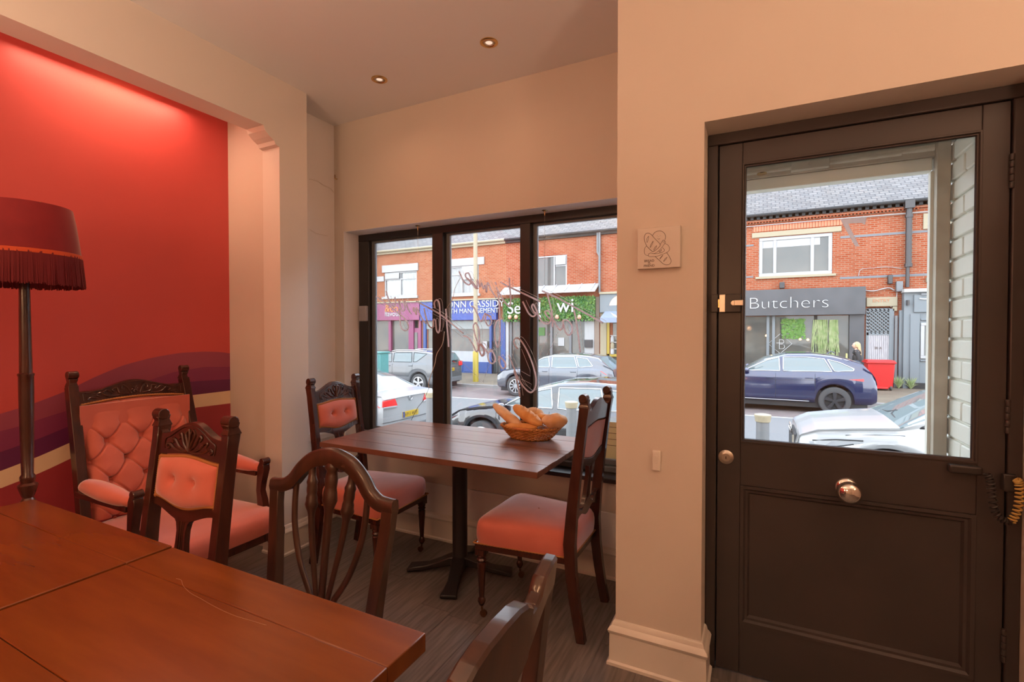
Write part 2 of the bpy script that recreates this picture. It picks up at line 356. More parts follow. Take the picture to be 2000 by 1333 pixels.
MB().box(-2.90, -2.78, 2.2, YW+.17, 0, CEIL).build('wall_recess', 'white', kind='structure')
MB().box(XR-.1, -2.70, 2.03, 2.2, 0, CEIL).build('wall_alcove', 'cream', kind='structure')
MB().box(XR-.1, XE+.1, YB-.1, YB, 0, CEIL).build('wall_back', 'cream', kind='structure')
MB().box(XE, XE+.1, YB, 2.3, 0, CEIL).build('wall_right', 'cream', kind='structure')
# red alcove wall with its painted bands: every band is a strip of the wall surface between two curves
def bnd(px): return sorted([(p.y, p.z) for p in (PX(u, v, XR) for u, v in px)])
B1 = bnd([(452, 691), (430, 688), (400, 687), (348, 690), (297, 699), (243, 713), (189, 735), (130, 764), (81, 783), (47, 795), (0, 809)])
B2 = bnd([(452, 717), (400, 717), (340, 727), (250, 757), (190, 782), (130, 803), (81, 818), (47, 831), (0, 843)])
B3 = bnd([(452, 741), (370, 746), (300, 764), (200, 806), (145, 829), (80, 856), (0, 884)])
B4 = bnd([(452, 763), (370, 773), (300, 791), (200, 835), (146, 861), (81, 890), (0, 921)])
B5 = bnd([(452, 788), (373, 798), (300, 818), (200, 866), (147, 892), (84, 922), (0, 955)])
mr = MB(); N = 120; ys = [YB+(2.03-YB)*i/N for i in range(N+1)]
bs = [lambda y: 0.0]+[(lambda y, b=b: max(.1, interp([p[0] for p in b], [p[1] for p in b], y))) for b in (B5, B4, B3, B2, B1)]+[lambda y: CEIL]
for r in range(6):
    for i in range(N):
        a, b = ys[i], ys[i+1]
        mr.add([(XR, a, bs[r](a)), (XR, b, bs[r](b)), (XR, b, bs[r+1](b)), (XR, a, bs[r+1](a))], [(0, 1, 2, 3)], m=r)
mr.box(XR-.1, XR-.002, YB, 2.03, 0, CEIL, 5)
mr.build('wall_left', ['maroon', 'band', 'plum3', 'plum2', 'plum1', 'coral'], kind='structure')
# skirting profile swept along wall lines
SK = [(0, 0), (.030, 0), (.030, .012), (.022, .018), (.020, .125), (.024, .130), (.027, .140), (.022, .150), (.013, .158), (.010, .170), (.006, .176), (0, .178)]
def skirting(name, pts, side=1):
    """pts along the wall foot; profile grows to the left (side=1) of travel"""
    P = [Vector((p[0], p[1], 0)) for p in pts]; mb = MB(); vs = []; k = len(P)
    for i, p in enumerate(P):
        d0 = (P[i]-P[i-1]).normalized() if i else None; d1 = (P[i+1]-P[i]).normalized() if i < k-1 else None
        n0 = Vector((-d0.y, d0.x, 0))*side if d0 else None; n1 = Vector((-d1.y, d1.x, 0))*side if d1 else None
        if n0 is None: n = n1
        elif n1 is None: n = n0
        else: n = (n0+n1)/(1+n0.dot(n1))
        for a, h in SK: vs.append(p+n*a+Vector((0, 0, h)))
    q = len(SK)
    fs = [(i*q+j, i*q+j+1, (i+1)*q+j+1, (i+1)*q+j) for i in range(k-1) for j in range(q-1)]+[tuple(range(q)), tuple((k-1)*q+j for j in range(q))]
    return mb.add(vs, fs).build(name, 'skirt', kind='structure', smooth=True, ang=30)
skirting('baseboard_front', [(-.511, YW), (-2.78, YW)])
skirting('baseboard_recess', [(-2.78, YW), (-2.78, 2.2), (-2.56, 2.2), (-2.56, 2.0), (-2.71, 2.0)])
skirting('baseboard_column', [(-.184, 2.09), (-.184, YD), (-.511, YD), (-.511, YW)], side=-1) if False else skirting('baseboard_column', [(-.511, YW-.03), (-.511, YD), (-.184, YD), (-.184, 2.09)], side=-1)
skirting('baseboard_right', [(.752, 2.09), (.752, YD), (XE, YD)], side=-1)
# ------------------------------------------------------------------ shop window
YF = 2.775
win = MB().box(-2.689, -.30, YF, YF+.07, 2.030, 2.082).box(-2.689, -.30, YF, YF+.07, .551, .62)
xl = PY(721, 600, YF).x; m1a, m1b = PY(846, 600, YF).x, PY(867, 600, YF).x; m2a, m2b = PY(1017, 600, YF).x, PY(1037, 600, YF).x
win.box(-2.6855, xl, YF, YF+.07, .62, 2.03)
win = win.build('window_1', 'black', kind='structure', bev=.004)
for a, b in ((m1a, m1b), (m2a, m2b)): MB().box(a, b, YF-.012, YF+.07, .62, 2.03).build('mullion', 'black', win, bev=.004)
M['bead'] = mat('grey_glazing_bead', (.16, .18, .20), .3)
panes = [(xl, m1a), (m1b, m2a), (m2b, -.30)]
for a, b in panes:
    MB().box(a, a+.028, YF+.03, YF+.055, .65, 2.016).box(b-.014, b, YF+.03, YF+.055, .65, 2.016).box(a, b, YF+.03, YF+.055, 2.016, 2.03).box(a, b, YF+.03, YF+.055, .62, .65).build('glazing_bead', 'bead', win, bev=.002)
    MB().box(a+.01, b-.01, YF+.04, YF+.046, .63, 2.025).build('pane', 'glass', win)
MB().box(-2.69, -.50, 2.60, YF, .528, .552).build('window_sill', 'black', win, bev=.003)
MB().box(-2.69, -.50, YF-.05, YF+.02, .552, .585).box(-2.69, -.50, YF-.02, YF+.03, .585, .62).build('sill_step', 'bead', win, bev=.004)
# ------------------------------------------------------------------ entrance door
dx0, dx1 = -.142, .712; yd = 2.105; DZ = 2.086
fr = MB()
for a_, b_, y_, Y_, dz_ in ((dx0-.003, dx1+.003, yd-.008, yd+.048, .003), (dx0+.012, dx1-.012, yd+.048, yd+.09, -.012)): fr.box(-.183, a_, y_, Y_, 0, DZ+dz_).box(b_, .751, y_, Y_, 0, DZ+dz_).box(-.183, .751, y_, Y_, DZ+dz_, 2.133)
door = fr.build('door_1', 'door', kind='structure', bev=.004)
gx0, gx1, gz0, gz1 = -.0576, .643, .922, 2.004
px0, px1, pz0, pz1 = gx0, gx1, .205, .752
def slab(n, *b): return MB().box(*b).build(n, 'door', door, bev=.0025)
slab('stile', dx0, gx0, yd, yd+.044, .008, DZ); slab('stile', gx1, dx1, yd, yd+.044, .008, DZ)
slab('top_rail', gx0, gx1, yd, yd+.044, gz1, DZ); slab('lock_rail', gx0, gx1, yd, yd+.044, pz1, gz0); slab('bottom_rail', gx0, gx1, yd, yd+.044, .008, pz0)
slab('lower_panel', px0, px1, yd+.016, yd+.032, pz0-.005, pz1+.005)
def frame_bead(n, x0, x1, z0, z1, y0, w, d):
    mb = MB(); prof = [(0, 0), (0, d), (w*.35, d), (w*.55, d*.55), (w*.8, d*.5), (w, 0)]
    path = [(x0, z0, 1, 1), (x1, z0, -1, 1), (x1, z1, -1, -1), (x0, z1, 1, -1)]; vs = []
    for (x, z, sx, sz) in path:
        for a, h in prof: vs.append((x+sx*a, y0-h, z+sz*a))
    q = len(prof); fs = [(i*q+j, i*q+(j+1) % q, ((i+1) % 4)*q+(j+1) % q, ((i+1) % 4)*q+j) for i in range(4) for j in range(q)]
    return mb.add(vs, fs).build(n, 'door', door, smooth=True, ang=25)
frame_bead('glazing_bead', gx0, gx1, gz0, gz1, yd+.012, .014, .016)
frame_bead('panel_moulding', px0, px1, pz0, pz1, yd+.016, .034, .020)
MB().box(gx0, gx1, yd+.018, yd+.023, gz0, gz1).build('pane', 'glass', door)
def knob(n, c, prof, m): return MB().lathe(prof, c, 28, 'y').build(n, m, door, smooth=True)
K = PY(1656, 958, yd-.03)
MB().lathe([(0.0006, 0.0000), (0.0354, 0.0000), (0.0366, -0.0044), (0.0283, -0.0088), (0.0130, -0.0132), (0.0112, -0.0286), (0.0212, -0.0352), (0.0330, -0.0462), (0.0384, -0.0594), (0.0366, -0.0726), (0.0260, -0.0825), (0.0094, -0.0869), (0.0006, -0.0875)], (K.x, yd, K.z), 36, 'y', cap=False).build('door_knob', 'chrome', door, smooth='all', label='polished chrome door knob')
K2 = PY(1418, 893, yd)
cyl = MB().lathe([(.0005, 0), (.027, 0), (.028, -.003), (.022, -.007), (.0155, -.009), (.0155, -.0095), (.0005, -.0095)], (K2.x, yd, K2.z), 28, 'y', cap=False).build('lock_escutcheon', 'nickel', door, smooth=True, label='round metal lock cylinder')
MB().box(K2.x-.0015, K2.x+.0015, yd-.011, yd-.0085, K2.z-.006, K2.z+.004).build('keyhole', 'ink', cyl)
K3 = PY(1430, 593, yd)
lt = MB().box(K3.x-.045, K3.x+.032, yd-.022, yd, K3.z-.036, K3.z+.036).build('night_latch', 'dplastic', door, bev=.003, label='brown metal night latch')
MB().box(K3.x-.045, K3.x-.024, yd-.025, yd-.020, K3.z-.034, K3.z+.034).build('latch_plate', 'nickel', lt, bev=.001)
MB().lathe([(.0005, -.030), (.007, -.030), (.007, -.022)], (K3.x-.034, yd, K3.z), 12, 'y').build('latch_button', 'nickel', lt, smooth=True)
MB().box(K3.x+.008, K3.x+.040, yd-.036, yd-.026, K3.z-.011, K3.z+.011).lathe([(.011, -.026), (.011, -.020)], (K3.x+.006, yd, K3.z), 14, 'y').build('thumb_turn', 'nickel', lt, bev=.002)
MB().box(K3.x-.075, K3.x-.050, yd-.024, yd-.008, K3.z-.034, K3.z+.036).build('keep', 'dplastic', lt, bev=.002)
MB().box(K3.x-.050, K3.x-.045, yd-.019, yd-.008, K3.z-.016, K3.z+.016).build('latch_bolt', 'brass', lt)
for (u, v) in ((1969, 335), (1967, 815), (1952, 1262)):
    h = PY(u, v, yd-.01); hg = MB()
    for q in range(5): hg.lathe([(.006, q*.022-.053), (.0066, q*.022-.052), (.0066, q*.022-.034), (.006, q*.022-.033)], (dx1+.0015, yd-.006, h.z), 12)
    hg.build('hinge', 'door', door, smooth=True)
# contact loop cable between door and frame
cb = thing('door_loop', 'curly yellow and black cable loop by the hinge side of the black door', 'cable', (0, 0, 0))
P = PY(1885, 918, yd-.02)
MB().box(P.x-.042, P.x+.042, yd-.030, yd-.0005, P.z-.014, P.z+.014).build('junction_box', 'dplastic', cb, bev=.006, seg=3)
P2 = PY(1986, 945, yd-.02)
MB().box(P2.x-.035, P2.x-.001, yd-.03, yd-.009, P2.z-.028, P2.z+.028).build('junction_box', 'dplastic', cb, bev=.004)
def coil(pts, name, m, turns):
    path = cr_spline(pts, 60); L = len(path); out = []
    for i, p in enumerate(path):
        t = (path[min(i+1, L-1)]-path[max(i-1, 0)]).normalized(); a = Vector((0, -1, 0)); b = t.cross(a); th = 2*pi*turns*i/(L-1)
        out.append(p+a*(.009*cos(th))+b*(.009*sin(th)))
    return MB().tube(out, .0028, 6).build(name, m, cb, smooth=True)
q = [PY(u, v, yd-.04) for u, v in ((1928, 926), (1934, 942), (1938, 968), (1944, 1000), (1962, 1018), (1975, 1019))]
coil(q, 'cable_coil', 'dplastic', 17)
q = [PY(u, v, yd-.04) for u, v in ((1975, 1019), (1986, 1000), (1991, 970), (1990, 945), (1986, 938))]
coil(q, 'cable_coil', 'ycable', 14)['label'] = 'yellowed half of the coiled cable'
# reversed 7 sticker on the outside of the door pane
def vg(u, v): p = PY(u, v, yd+.0235); return (p.x, p.z)
M['sticker'] = mat('grey_vinyl_number', (.85, .76, .75), .6); translucent(M['sticker'], .75)
Z1 = lambda x, y: vg(1430+x/3.808, 250+y/3.808)
st = MB().prism([Z1(805, 682), Z1(1000, 664), Z1(988, 722), Z1(965, 708), Z1(862, 712), Z1(945, 878), Z1(915, 882)], yd+.0232, yd+.0245).build('number_sticker', 'sticker')
setp(st, 'grey vinyl number 7 seen reversed on the door glass', 'sticker')
# ------------------------------------------------------------------ porch outside the door
xw = .655
pb = MB().box(xw+.012, xw+.2, 2.2, 2.47, -.05, 2.2).build('wall_porch', 'pwhite', kind='structure')
for r in range(29):
    z = -.02+r*.075; off = .0 if r % 2 else -.1125; y = 2.195+off
    while y < 2.47:
        a, b = max(y, 2.2), min(y+.2135, 2.47)
        if b-a > .02:
            jx = random.uniform(0, .003); MB().box(xw+jx, xw+.02, a, b, z, z+.066).build('brick', 'pwhite', pb, bev=.004, seg=1)
        y += .225
po = thing('outer_door_frame', 'olive grey painted outer timber frame seen through the door glass', 'door frame', (0, 2.44, 0))
zb = 1.983
MB().box(.610-.0, .652, -.02, .05, -.05, 2.10).build('post', 'olive', po, bev=.003)
MB().box(.600, .612, .02, .05, -.05, zb).build('stop_bead', 'pwhite', po, bev=.002)
MB().box(-.30, .61, .0, .05, 2.035, 2.14).build('head_rail', 'olive', po, bev=.003)
MB().box(-.30, .602, .005, .06, zb, 2.033).build('lower_rail', 'pwhite', po, bev=.003)
MB().tube([(-.3, -.02, 2.056), (.5, -.02, 2.056)], .009, 10).build('conduit', 'olive', po, smooth=True)
MB().box(.12, .26, -.03, 0, 2.040, 2.078).lathe([(.006, -.034), (.006, -.028)], (.19, 0, 2.06), 12, 'y').build('cover_plate', 'olive', po, bev=.003)
MB().tube([(.50, -.02, 2.06), (.56, -.02, 2.062), (.60, -.02, 2.062)], [.007, .012, .012], 12).build('bolt', 'olive', po, smooth=True)
MB().lathe([(.02, 0), (.02, .004), (.001, .006)], (.01, -.02, 2.045), 14, 'z').build('lamp_cap', 'brass', po, smooth=True)
MB().box(-.30, .67, 2.15, 2.5, -.06, -.01).build('door_step', 'kerb', kind='structure')
MB().box(-.33, -.29, 2.19, 2.5, -.05, 2.2).build('wall_porch_left', 'pwhite', kind='structure')
MB().box(-3.0, 1.9, 2.80, 2.86, 2.14, 3.2).box(-.33, .9, 2.15, 2.8, 2.16, 2.3).box(-3, -.3, 2.80, 2.95, -.9, .54).box(-3.0, -2.74, 2.80, 2.9, .5, 2.2).build('wall_outside', 'pwhite', kind='structure')
M['castor'] = mat('dark_castor_metal', (.12, .06, .03), .35, .6)
# ------------------------------------------------------------------ ceiling lights, then fixtures for the added fill
labs = ['round recessed ceiling spotlight nearer the entrance column', 'round recessed ceiling spotlight nearer the left archway']
for i, p in enumerate(DL):
    t = thing('ceiling_spotlight', labs[i] if i < 2 else ('recessed ceiling spotlight behind the viewer at the left', 'recessed ceiling spotlight close to the entrance side wall')[i-2], 'spotlight', (p.x, p.y, CEIL), 0, 'recessed ceiling spotlights')
    MB().lathe([(.047, 0), (.047, -.003), (.041, -.006), (.034, -.006), (.030, -.002), (.030, .0)], (0, 0, 0), 32, cap=False).build('bezel', 'brass', t, smooth=True)
    MB().lathe([(.029, -.001), (.026, -.004), (.020, -.004), (.018, -.001)], (0, 0, 0), 28, cap=False).build('inner_ring', 'nickel', t, smooth=True)
    MB().lathe([(.0195, -.001), (.012, -.0035), (.0005, -.0045)], (0, 0, 0), 24, cap=False).build('lamp_face', M.setdefault('lampface', mat('lamp_face_glow', (1, .86, .7), .4, emit=.35)), t, smooth=True)
for i, p in enumerate(FILL_BULBS):  # fittings made up for the added fill bulbs
    t = thing('added_fill_bulb', ('left', 'right')[i]+' one of two added unseen fill bulbs behind the viewer', 'lamp', p, 0, 'added fill bulbs')
    MB().tube([(0, 0, .1), (0, 0, CEIL-p[2])], .003, 6).build('flex', 'dplastic', t); MB().lathe([(.018, .075), (.02, .12), (.008, .13)], (0, 0, 0), 14).build('lamp_holder', 'brass', t, smooth=True)
for i, p in enumerate(FILL_UP):  # stands made up to carry the added upward fill
    t = thing('added_fill_stand', ('left', 'right')[i]+' added unseen fill stand behind the viewer', 'lamp', (p[0], p[1], 0), 0, 'added fill stands')
    MB().lathe([(.15, 0), (.15, .02), (.02, .04), (.015, .06), (.015, 1.55), (.03, 1.57), (.10, 1.61), (.17, 1.685), (.172, 1.685), (.105, 1.60), (.02, 1.55)], (0, 0, 0), 28, cap=False).build('stand', 'brass', t, smooth=True)
t = thing('strip_light', 'slim strip lamp fixed under the alcove ceiling by the red wall', 'lamp', (-2.99, 1.38, 2.80))
MB().box(-.02, .02, -.39, .39, -.03, .06).build('housing', 'plastic', t, bev=.004)
# ------------------------------------------------------------------ carved dining chair (faces -y)
def backy(z): return .215+.075*max(0, (z-.42)/.66)**1.25 if z > .42 else .215+.055*((.42-z)/.42)**1.6
def make_carved_chair(label):
    t = thing('dining_chair', label, 'chair')
    for s in (-1, 1):
        pts = [(s*.183, backy(z), z) for z in (0, .08, .18, .30, .42, .55, .70, .85, .98, 1.03)]
        mb = MB().rectsweep([Vector(p)*1 for p in pts], [.016, .016, .017, .018, .019, .018, .017, .016, .016, .017], [.020, .021, .022, .024, .026, .024, .022, .021, .020, .022])
        zt = 1.05; yt = backy(1.05)
        mb.rectsweep([(s*.183, yt-.004, 1.025), (s*.183, yt-.004, 1.045), (s*.183, yt-.006, 1.06)], [.020, .014, .018], [.025, .018, .022])
        mb.tube([(s*.183-.021, yt-.008, 1.066), (s*.183+.021, yt-.008, 1.066)], .019, 14)
        mb.build('back_post', 'chair', t, smooth=True, bev=.002, seg=1)
    # crest rail
    def top(x): a = abs(x)/.168; return 1.004+.046*(.5+.5*cos(pi*min(1, a*1.12)))+.010*(a > .97)
    n = 28
    def rail(zt, zb_, th, name, y0=0, par=t):
        vs = []; mb = MB()
        for i in range(n+1):
            x = -.168+.336*i/n; a, b = zt(x), zb_(x)
            for (z, y) in ((b, -th), (a, -th), (a, th), (b, th)): vs.append((x, backy(z)+y+y0, z))
        fs = [(i*4+j, i*4+(j+1) % 4, (i+1)*4+(j+1) % 4, (i+1)*4+j) for i in range(n) for j in range(4)]+[(0, 1, 2, 3), (n*4, n*4+1, n*4+2, n*4+3)]
        return mb.add(vs, fs).build(name, 'chair', par, smooth=True, bev=.0015, seg=1)
    crest = rail(top, lambda x: .940+.006*cos(x/.168*pi), .012, 'crest_rail')
    # carving: leaf scrolls in relief
    cv = MB()
    def rel(pts, r): cv.tube([(x, backy(z)-.0135, z) for x, z in [(p.x, p.y) for p in cr_spline([(a, b, 0) for a, b in pts], 6)]], r, 6, flat=.8)
    for s in (-1, 1):
        rel([(0, .956), (s*.012, .985), (s*.024, 1.012), (s*.010, 1.026), (s*.004, 1.012)], .0042)
        rel([(s*.004, .958), (s*.030, .978), (s*.046, 1.008), (s*.060, 1.004), (s*.052, .992)], .0045)
        rel([(s*.010, .955), (s*.050, .966), (s*.075, .986), (s*.092, .990), (s*.086, .976)], .0045)
        rel([(s*.020, .953), (s*.070, .957), (s*.105, .972), (s*.122, .966), (s*.112, .957), (s*.104, .962)], .0042)
        rel([(s*.130, .955), (s*.132, .985), (s*.105, .998), (s*.070, 1.018), (s*.035, 1.033), (0, 1.038)], .0022)
    rel([(0, .955), (0, .99), (0, 1.02)], .005)
    cv.build('carving', 'chair', crest, smooth=True)
    # upholstered panel
    pz0 = lambda x: .785-.012*cos(x/.155*pi*1.0); pz1 = lambda x: .932+.006*cos(x/.155*pi)
    def face(u, v):
        x = -.155+.31*u; z = pz0(x)+(pz1(x)-pz0(x))*v
        e = min(u, 1-u)*2, min(v, 1-v)*2
        puff = .026*(1-(1-min(1, e[0]*2.2))**2)**.5*(1-(1-min(1, e[1]*1.6))**2)**.5
        for bx in (-.052, .052): d = sqrt((x-bx)**2+(z-.862)**2); puff -= .017*exp(-(d/.013)**2)+.006*exp(-(d/.035)**2)
        return (x, backy(z)-.006-max(0, puff), z)
    up = MB().grid(face, 46, 26).build('back_cushion', 'velvet', t, smooth='all')
    MB().grid(lambda u, v: (-.155+.31*u, backy(.78+.15*v)+.008, (lambda x: pz0(x)+(pz1(x)-pz0(x))*v)(-.155+.31*u)), 12, 4).build('back_cover', 'velvet', t, smooth='all')
    for bx in (-.052, .052): MB().lathe([(.0065, 0), (.006, -.004), (.003, -.006), (.0004, -.0065)], (bx, backy(.862)-.012, .862), 12, 'y').build('button', 'velvet', up, smooth=True)
    ring = [(-.155+.31*i/30, pz1(-.155+.31*i/30)) for i in range(31)]+[(.155, .93-.15*i/14) for i in range(1, 14)]+[(.155-.31*i/30, pz0(.155-.31*i/30)) for i in range(31)]+[(-.155, .78+.15*i/14) for i in range(1, 14)]
    fine = cr_spline([(a, backy(b)-.008, b) for a, b in ring], 3, True)
    MB().tube(fine, [.0050+.0020*(i % 2) for i in range(len(fine))], 6, closed=True).build('braid', 'gimp', t, smooth='all')
    # lower back rail, splat and bottom rail
    rail(lambda x: .782-.012*cos(x/.155*pi), lambda x: .748-.018*cos(x/.16*pi), .011, 'back_rail')
    rail(lambda x: .560+.020*cos(x/.168*2*pi)*(1 if abs(x) < .09 else .6), lambda x: .510-.012*cos(x/.168*2*pi), .011, 'lower_rail')
    sp_ = MB(); pr = [(.052, .755), (.046, .742), (.030, .725), (.023, .70), (.024, .66), (.031, .60), (.042, .565), (.052, .55)]
    vs = []
    for hx, z in pr:
        for a, b in ((-hx, -.009), (hx, -.009), (hx, .009), (-hx, .009)): vs.append((a, backy(z)+b, z))
    kk = len(pr); sp_.add(vs, [(i*4+j, i*4+(j+1) % 4, (i+1)*4+(j+1) % 4, (i+1)*4+j) for i in range(kk-1) for j in range(4)])
    for q in (-.5, 0, .5):
        for yy in (-.0095, .0095): sp_.tube([(q*.7*interp([.55, .60, .70, .755], [.042, .031, .023, .05], z), backy(z)+yy, z) for z in (.745, .72, .70, .66, .62, .58)], .0022, 5)
    sp_.build('splat', 'chair', t, smooth=True)
    # seat frame, cushion
    def seat_outline(k, inset=0):
        f, r = .232-inset, .182-inset; yf, yr = -.243+inset, .222-inset
        return [(-f, yf), (f, yf), (r, yr), (-r, yr)]
    sf = MB().prism(seat_outline(0), .325, .357, 'z').build('seat_frame', 'chair', t, bev=.003)
    def seatf(u, v):  # u around, v bottom->top centre
        a = 2*pi*u; ca, sa = cos(a), sin(a); p = 9
        rr = (abs(ca)**p+abs(sa)**p)**(-1/p); X, Y = rr*ca, rr*sa
        ring_, z = [(1.0, .357), (1.01, .366), (1.025, .395), (1.025, .425), (1.01, .447), (.975, .461), (.91, .470), (.75, .477), (.55, .481), (.3, .483), (.02, .484)][int(round(v*10))]
        yy = -.013+Y*.234; wx = .211-(.027)*Y
        return (X*wx*ring_*1.01, -.013+(yy+.013)*ring_, z)
    MB().grid(seatf, 64, 10, closeu=True).build('seat_cushion', 'velvet', t, smooth='all')
    o4 = [(-.236, -.247), (.236, -.247), (.185, .222), (-.185, .222)]; path = []
    for i in range(4):
        a, b = Vector(o4[i]+(0,)), Vector(o4[(i+1) % 4]+(0,)); nseg = 60
        path += [a.lerp(b, j/nseg)+Vector((0, 0, .359)) for j in range(nseg)]
    MB().tube(path, [.0038+.0014*(i % 2) for i in range(len(path))], 6, closed=True).build('seat_braid', 'gimp', t, smooth='all')
    LP = [(.0005, 0.0550), (.010, 0.0550), (.014, 0.0620), (.019, 0.0750), (.017, 0.0880), (.012, 0.0960), (.013, 0.1100), (.017, 0.1838), (.021, 0.2412), (.022, 0.2592), (.016, 0.2633), (.021, 0.2683), (.024, 0.2756), (.018, 0.2838), (.023, 0.2888), (.023, 0.2937), (.020, 0.2970), (.024, 0.3027), (.024, 0.3248)]
    for s in (-1, 1):
        lg = MB().lathe(LP, (s*.208, -.218, 0), 18).box(s*.208-.023, s*.208+.023, -.241, -.195, .30, .326).build('front_leg', 'chair', t, smooth=True)
        MB().lathe([(.010, -.008), (.017, -.006), (.017, .006), (.010, .008)], (s*.208, -.208, .018), 14, 'x').tube([(s*.208, -.218, .058), (s*.208, -.215, .035), (s*.208, -.208, .018)], .006, 6).build('castor', 'castor', lg, smooth=True)
    return t
chA = make_carved_chair('pink velvet dining chair with its back turned to the entrance column')
chA.location = (-.945, 2.20, 0); chA.rotation_euler = (0, 0, -pi/2)
chB = dup(chA, (-2.045, 2.20, 0), pi/2+math.radians(2), 'pink velvet carved dining chair at the far left end of the window table')
chC = dup(chA, (-1.675, .70, 0), math.radians(1.5), 'carved dining chair with an orange-lit buttoned back panel behind the foreground tables')
# ------------------------------------------------------------------ shield back chair (faces -y)
def by2(z): return .195+.06*max(0, (z-.42)/.5) if z > .42 else .195+.05*((.42-z)/.42)**1.5
def shield_common(t, zt=.85, px=.225, fx=.19, ptx=None):
    for s in (-1, 1):
        zz = [0, .1, .2, .32, .42, .55, .68, .78, zt-.01]; xs = [fx, fx, fx, fx, fx, fx+.010, fx+.022, px-.003, px]
        MB().rectsweep([(s*x, by2(z), z) for x, z in zip(xs, zz)], [.019, .019, .019, .020, .021, .020, .020, .020, .021], [.017, .018, .02, .022, .022, .018, .016, .014, .014]).build('back_post', 'chair2', t, smooth=True, bev=.003, seg=2)
        MB().rectsweep([(s*.20, -.205, z) for z in (0, .1, .25, .40)], [.013, .015, .019, .021], [.013, .015, .019, .021]).build('front_leg', 'chair2', t, smooth=True, bev=.002)
    MB().prism([(-.225, -.228), (.225, -.228), (.208, .21), (-.208, .21)], .385, .425, 'z').build('seat_frame', 'chair2', t, bev=.004)
    def seatf(u, v):
        a = 2*pi*u; ca, sa = cos(a), sin(a); p = 6; rr = (abs(ca)**p+abs(sa)**p)**(-1/p); X, Y = rr*ca, rr*sa
        k, z = [(.95, .425), (.97, .432), (.96, .445), (.9, .455), (.6, .462), (.02, .465)][int(round(v*5))]
        return (X*(.218-.008*Y)*k, -.01+Y*.218*k, z)
    MB().grid(seatf, 48, 5, closeu=True).build('seat', 'velvet', t, smooth='all')
tD = thing('shield_back_chair', 'dark wooden chair with an arched pierced shield back behind the near table', 'chair', (-1.195, .865, 0), math.radians(1))
shield_common(tD, .84, .238, .200)
# crest: cyma arch swept as rectangle
cp = [(-.258, .842), (-.235, .842), (-.20, .846), (-.165, .866), (-.13, .905), (-.085, .938), (-.04, .953), (0, .957)]
cp = cp+[(-x, z) for x, z in cp[-2::-1]]
path = cr_spline([(x, by2(z)-.001, z) for x, z in cp], 6)
cr_ = MB(); vs = []; L = len(path)
for i, p in enumerate(path):
    tt = (path[min(i+1, L-1)]-path[max(i-1, 0)]).normalized(); nrm = Vector((0, 1, 0)); dn = tt.cross(nrm).normalized()
    if dn.z < 0: dn = -dn
    w_ = .020+.008*(1-abs(p.x)/.26)
    for a, b in ((-1, -1), (-.2, -1.25), (.7, -1), (1, -.4), (1, .4), (.7, 1), (-.2, 1.1), (-1, 1)): vs.append(p+dn*(a*w_)+nrm*(b*.014))
cr_.add(vs, [(i*8+j, i*8+(j+1) % 8, (i+1)*8+(j+1) % 8, (i+1)*8+j) for i in range(L-1) for j in range(8)]+[tuple(range(8)), tuple((L-1)*8+j for j in range(8))])
cr_.build('crest_rail', 'chair2', tD, smooth=True, ang=50)
def slat(pts, r, flat=.55, name='slat', turned=None):
    path = cr_spline([(x, by2(z), z) for x, z in pts], 8); n_ = len(path); rs = []
    for i, p in enumerate(path):
        rr = r if not isinstance(r, tuple) else r[0]+(r[1]-r[0])*i/(n_-1)
        if turned:
            d = p.z
            for zc, amp, wd_ in turned: rr += amp*exp(-((d-zc)/wd_)**2)
        rs.append(rr)
    return MB().tube(path, rs, 10, flat=flat, up=Vector((1, 0, 0))).build(name, 'chair2', tD, smooth='all')
for s in (-1, 1):
    slat([(s*.150, .878), (s*.150, .80), (s*.140, .72), (s*.105, .62), (s*.055, .54), (s*.030, .50)], .0105, .8)
    slat([(s*.088, .930), (s*.080, .86), (s*.074, .78), (s*.062, .70), (s*.040, .60), (s*.018, .50)], (.0135, .0085), .8, 'turned_slat', [(.868, .007, .012), (.845, .008, .008), (.825, .007, .007), (.80, .011, .018)])
slat([(0, .95), (0, .86), (0, .75), (0, .62), (0, .50)], (.017, .012), .7, 'turned_slat', [(.925, .012, .010), (.89, .008, .012), (.868, .010, .006), (.853, .010, .006), (.825, .012, .022)])
MB().rectsweep([(-.2, by2(.475), .475), (-.06, by2(.485), .488), (0, by2(.49), .50), (.06, by2(.485), .488), (.2, by2(.475), .475)], [.018]*5, [.012]*5, side=Vector((0, 0, 1))).build('shoe_rail', 'chair2', tD, bev=.003)
# foreground chair seen from behind and above (crest with stepped ears)
tE = thing('shield_back_chair', 'dark chair in the right foreground with a stepped glossy crest rail', 'chair', (-.618, .655, 0), math.radians(-90))
shield_common(tE, .875, .222, .195)
hz = [(0, .905), (.05, .902), (.085, .893), (.108, .879), (.115, .868), (.120, .862), (.140, .862), (.155, .868), (.162, .872), (.168, .885), (.176, .897), (.215, .908), (.242, .909)]
hb = [(0, .76), (.06, .765), (.12, .79), (.165, .825), (.2, .845), (.242, .85)]
xs = sorted({round(s*x, 4) for x, _ in hz for s in (-1, 1)} | {round(-.242+.484*i/50, 4) for i in range(51)})
vs = []
for x in xs:
    zt = interp([h[0] for h in hz], [h[1] for h in hz], abs(x)); zb_ = interp([h[0] for h in hb], [h[1] for h in hb], abs(x))
    th = .0175 if abs(x) < .112 else .0145
    cv_ = .012*(1-(x/.242)**2)
    for z, y in ((zb_, -th), (zt-.006, -th), (zt, -th+.005), (zt, th-.005), (zt-.006, th), (zb_, th)): vs.append((x, by2(z)+y+cv_, z))
n_ = len(xs)
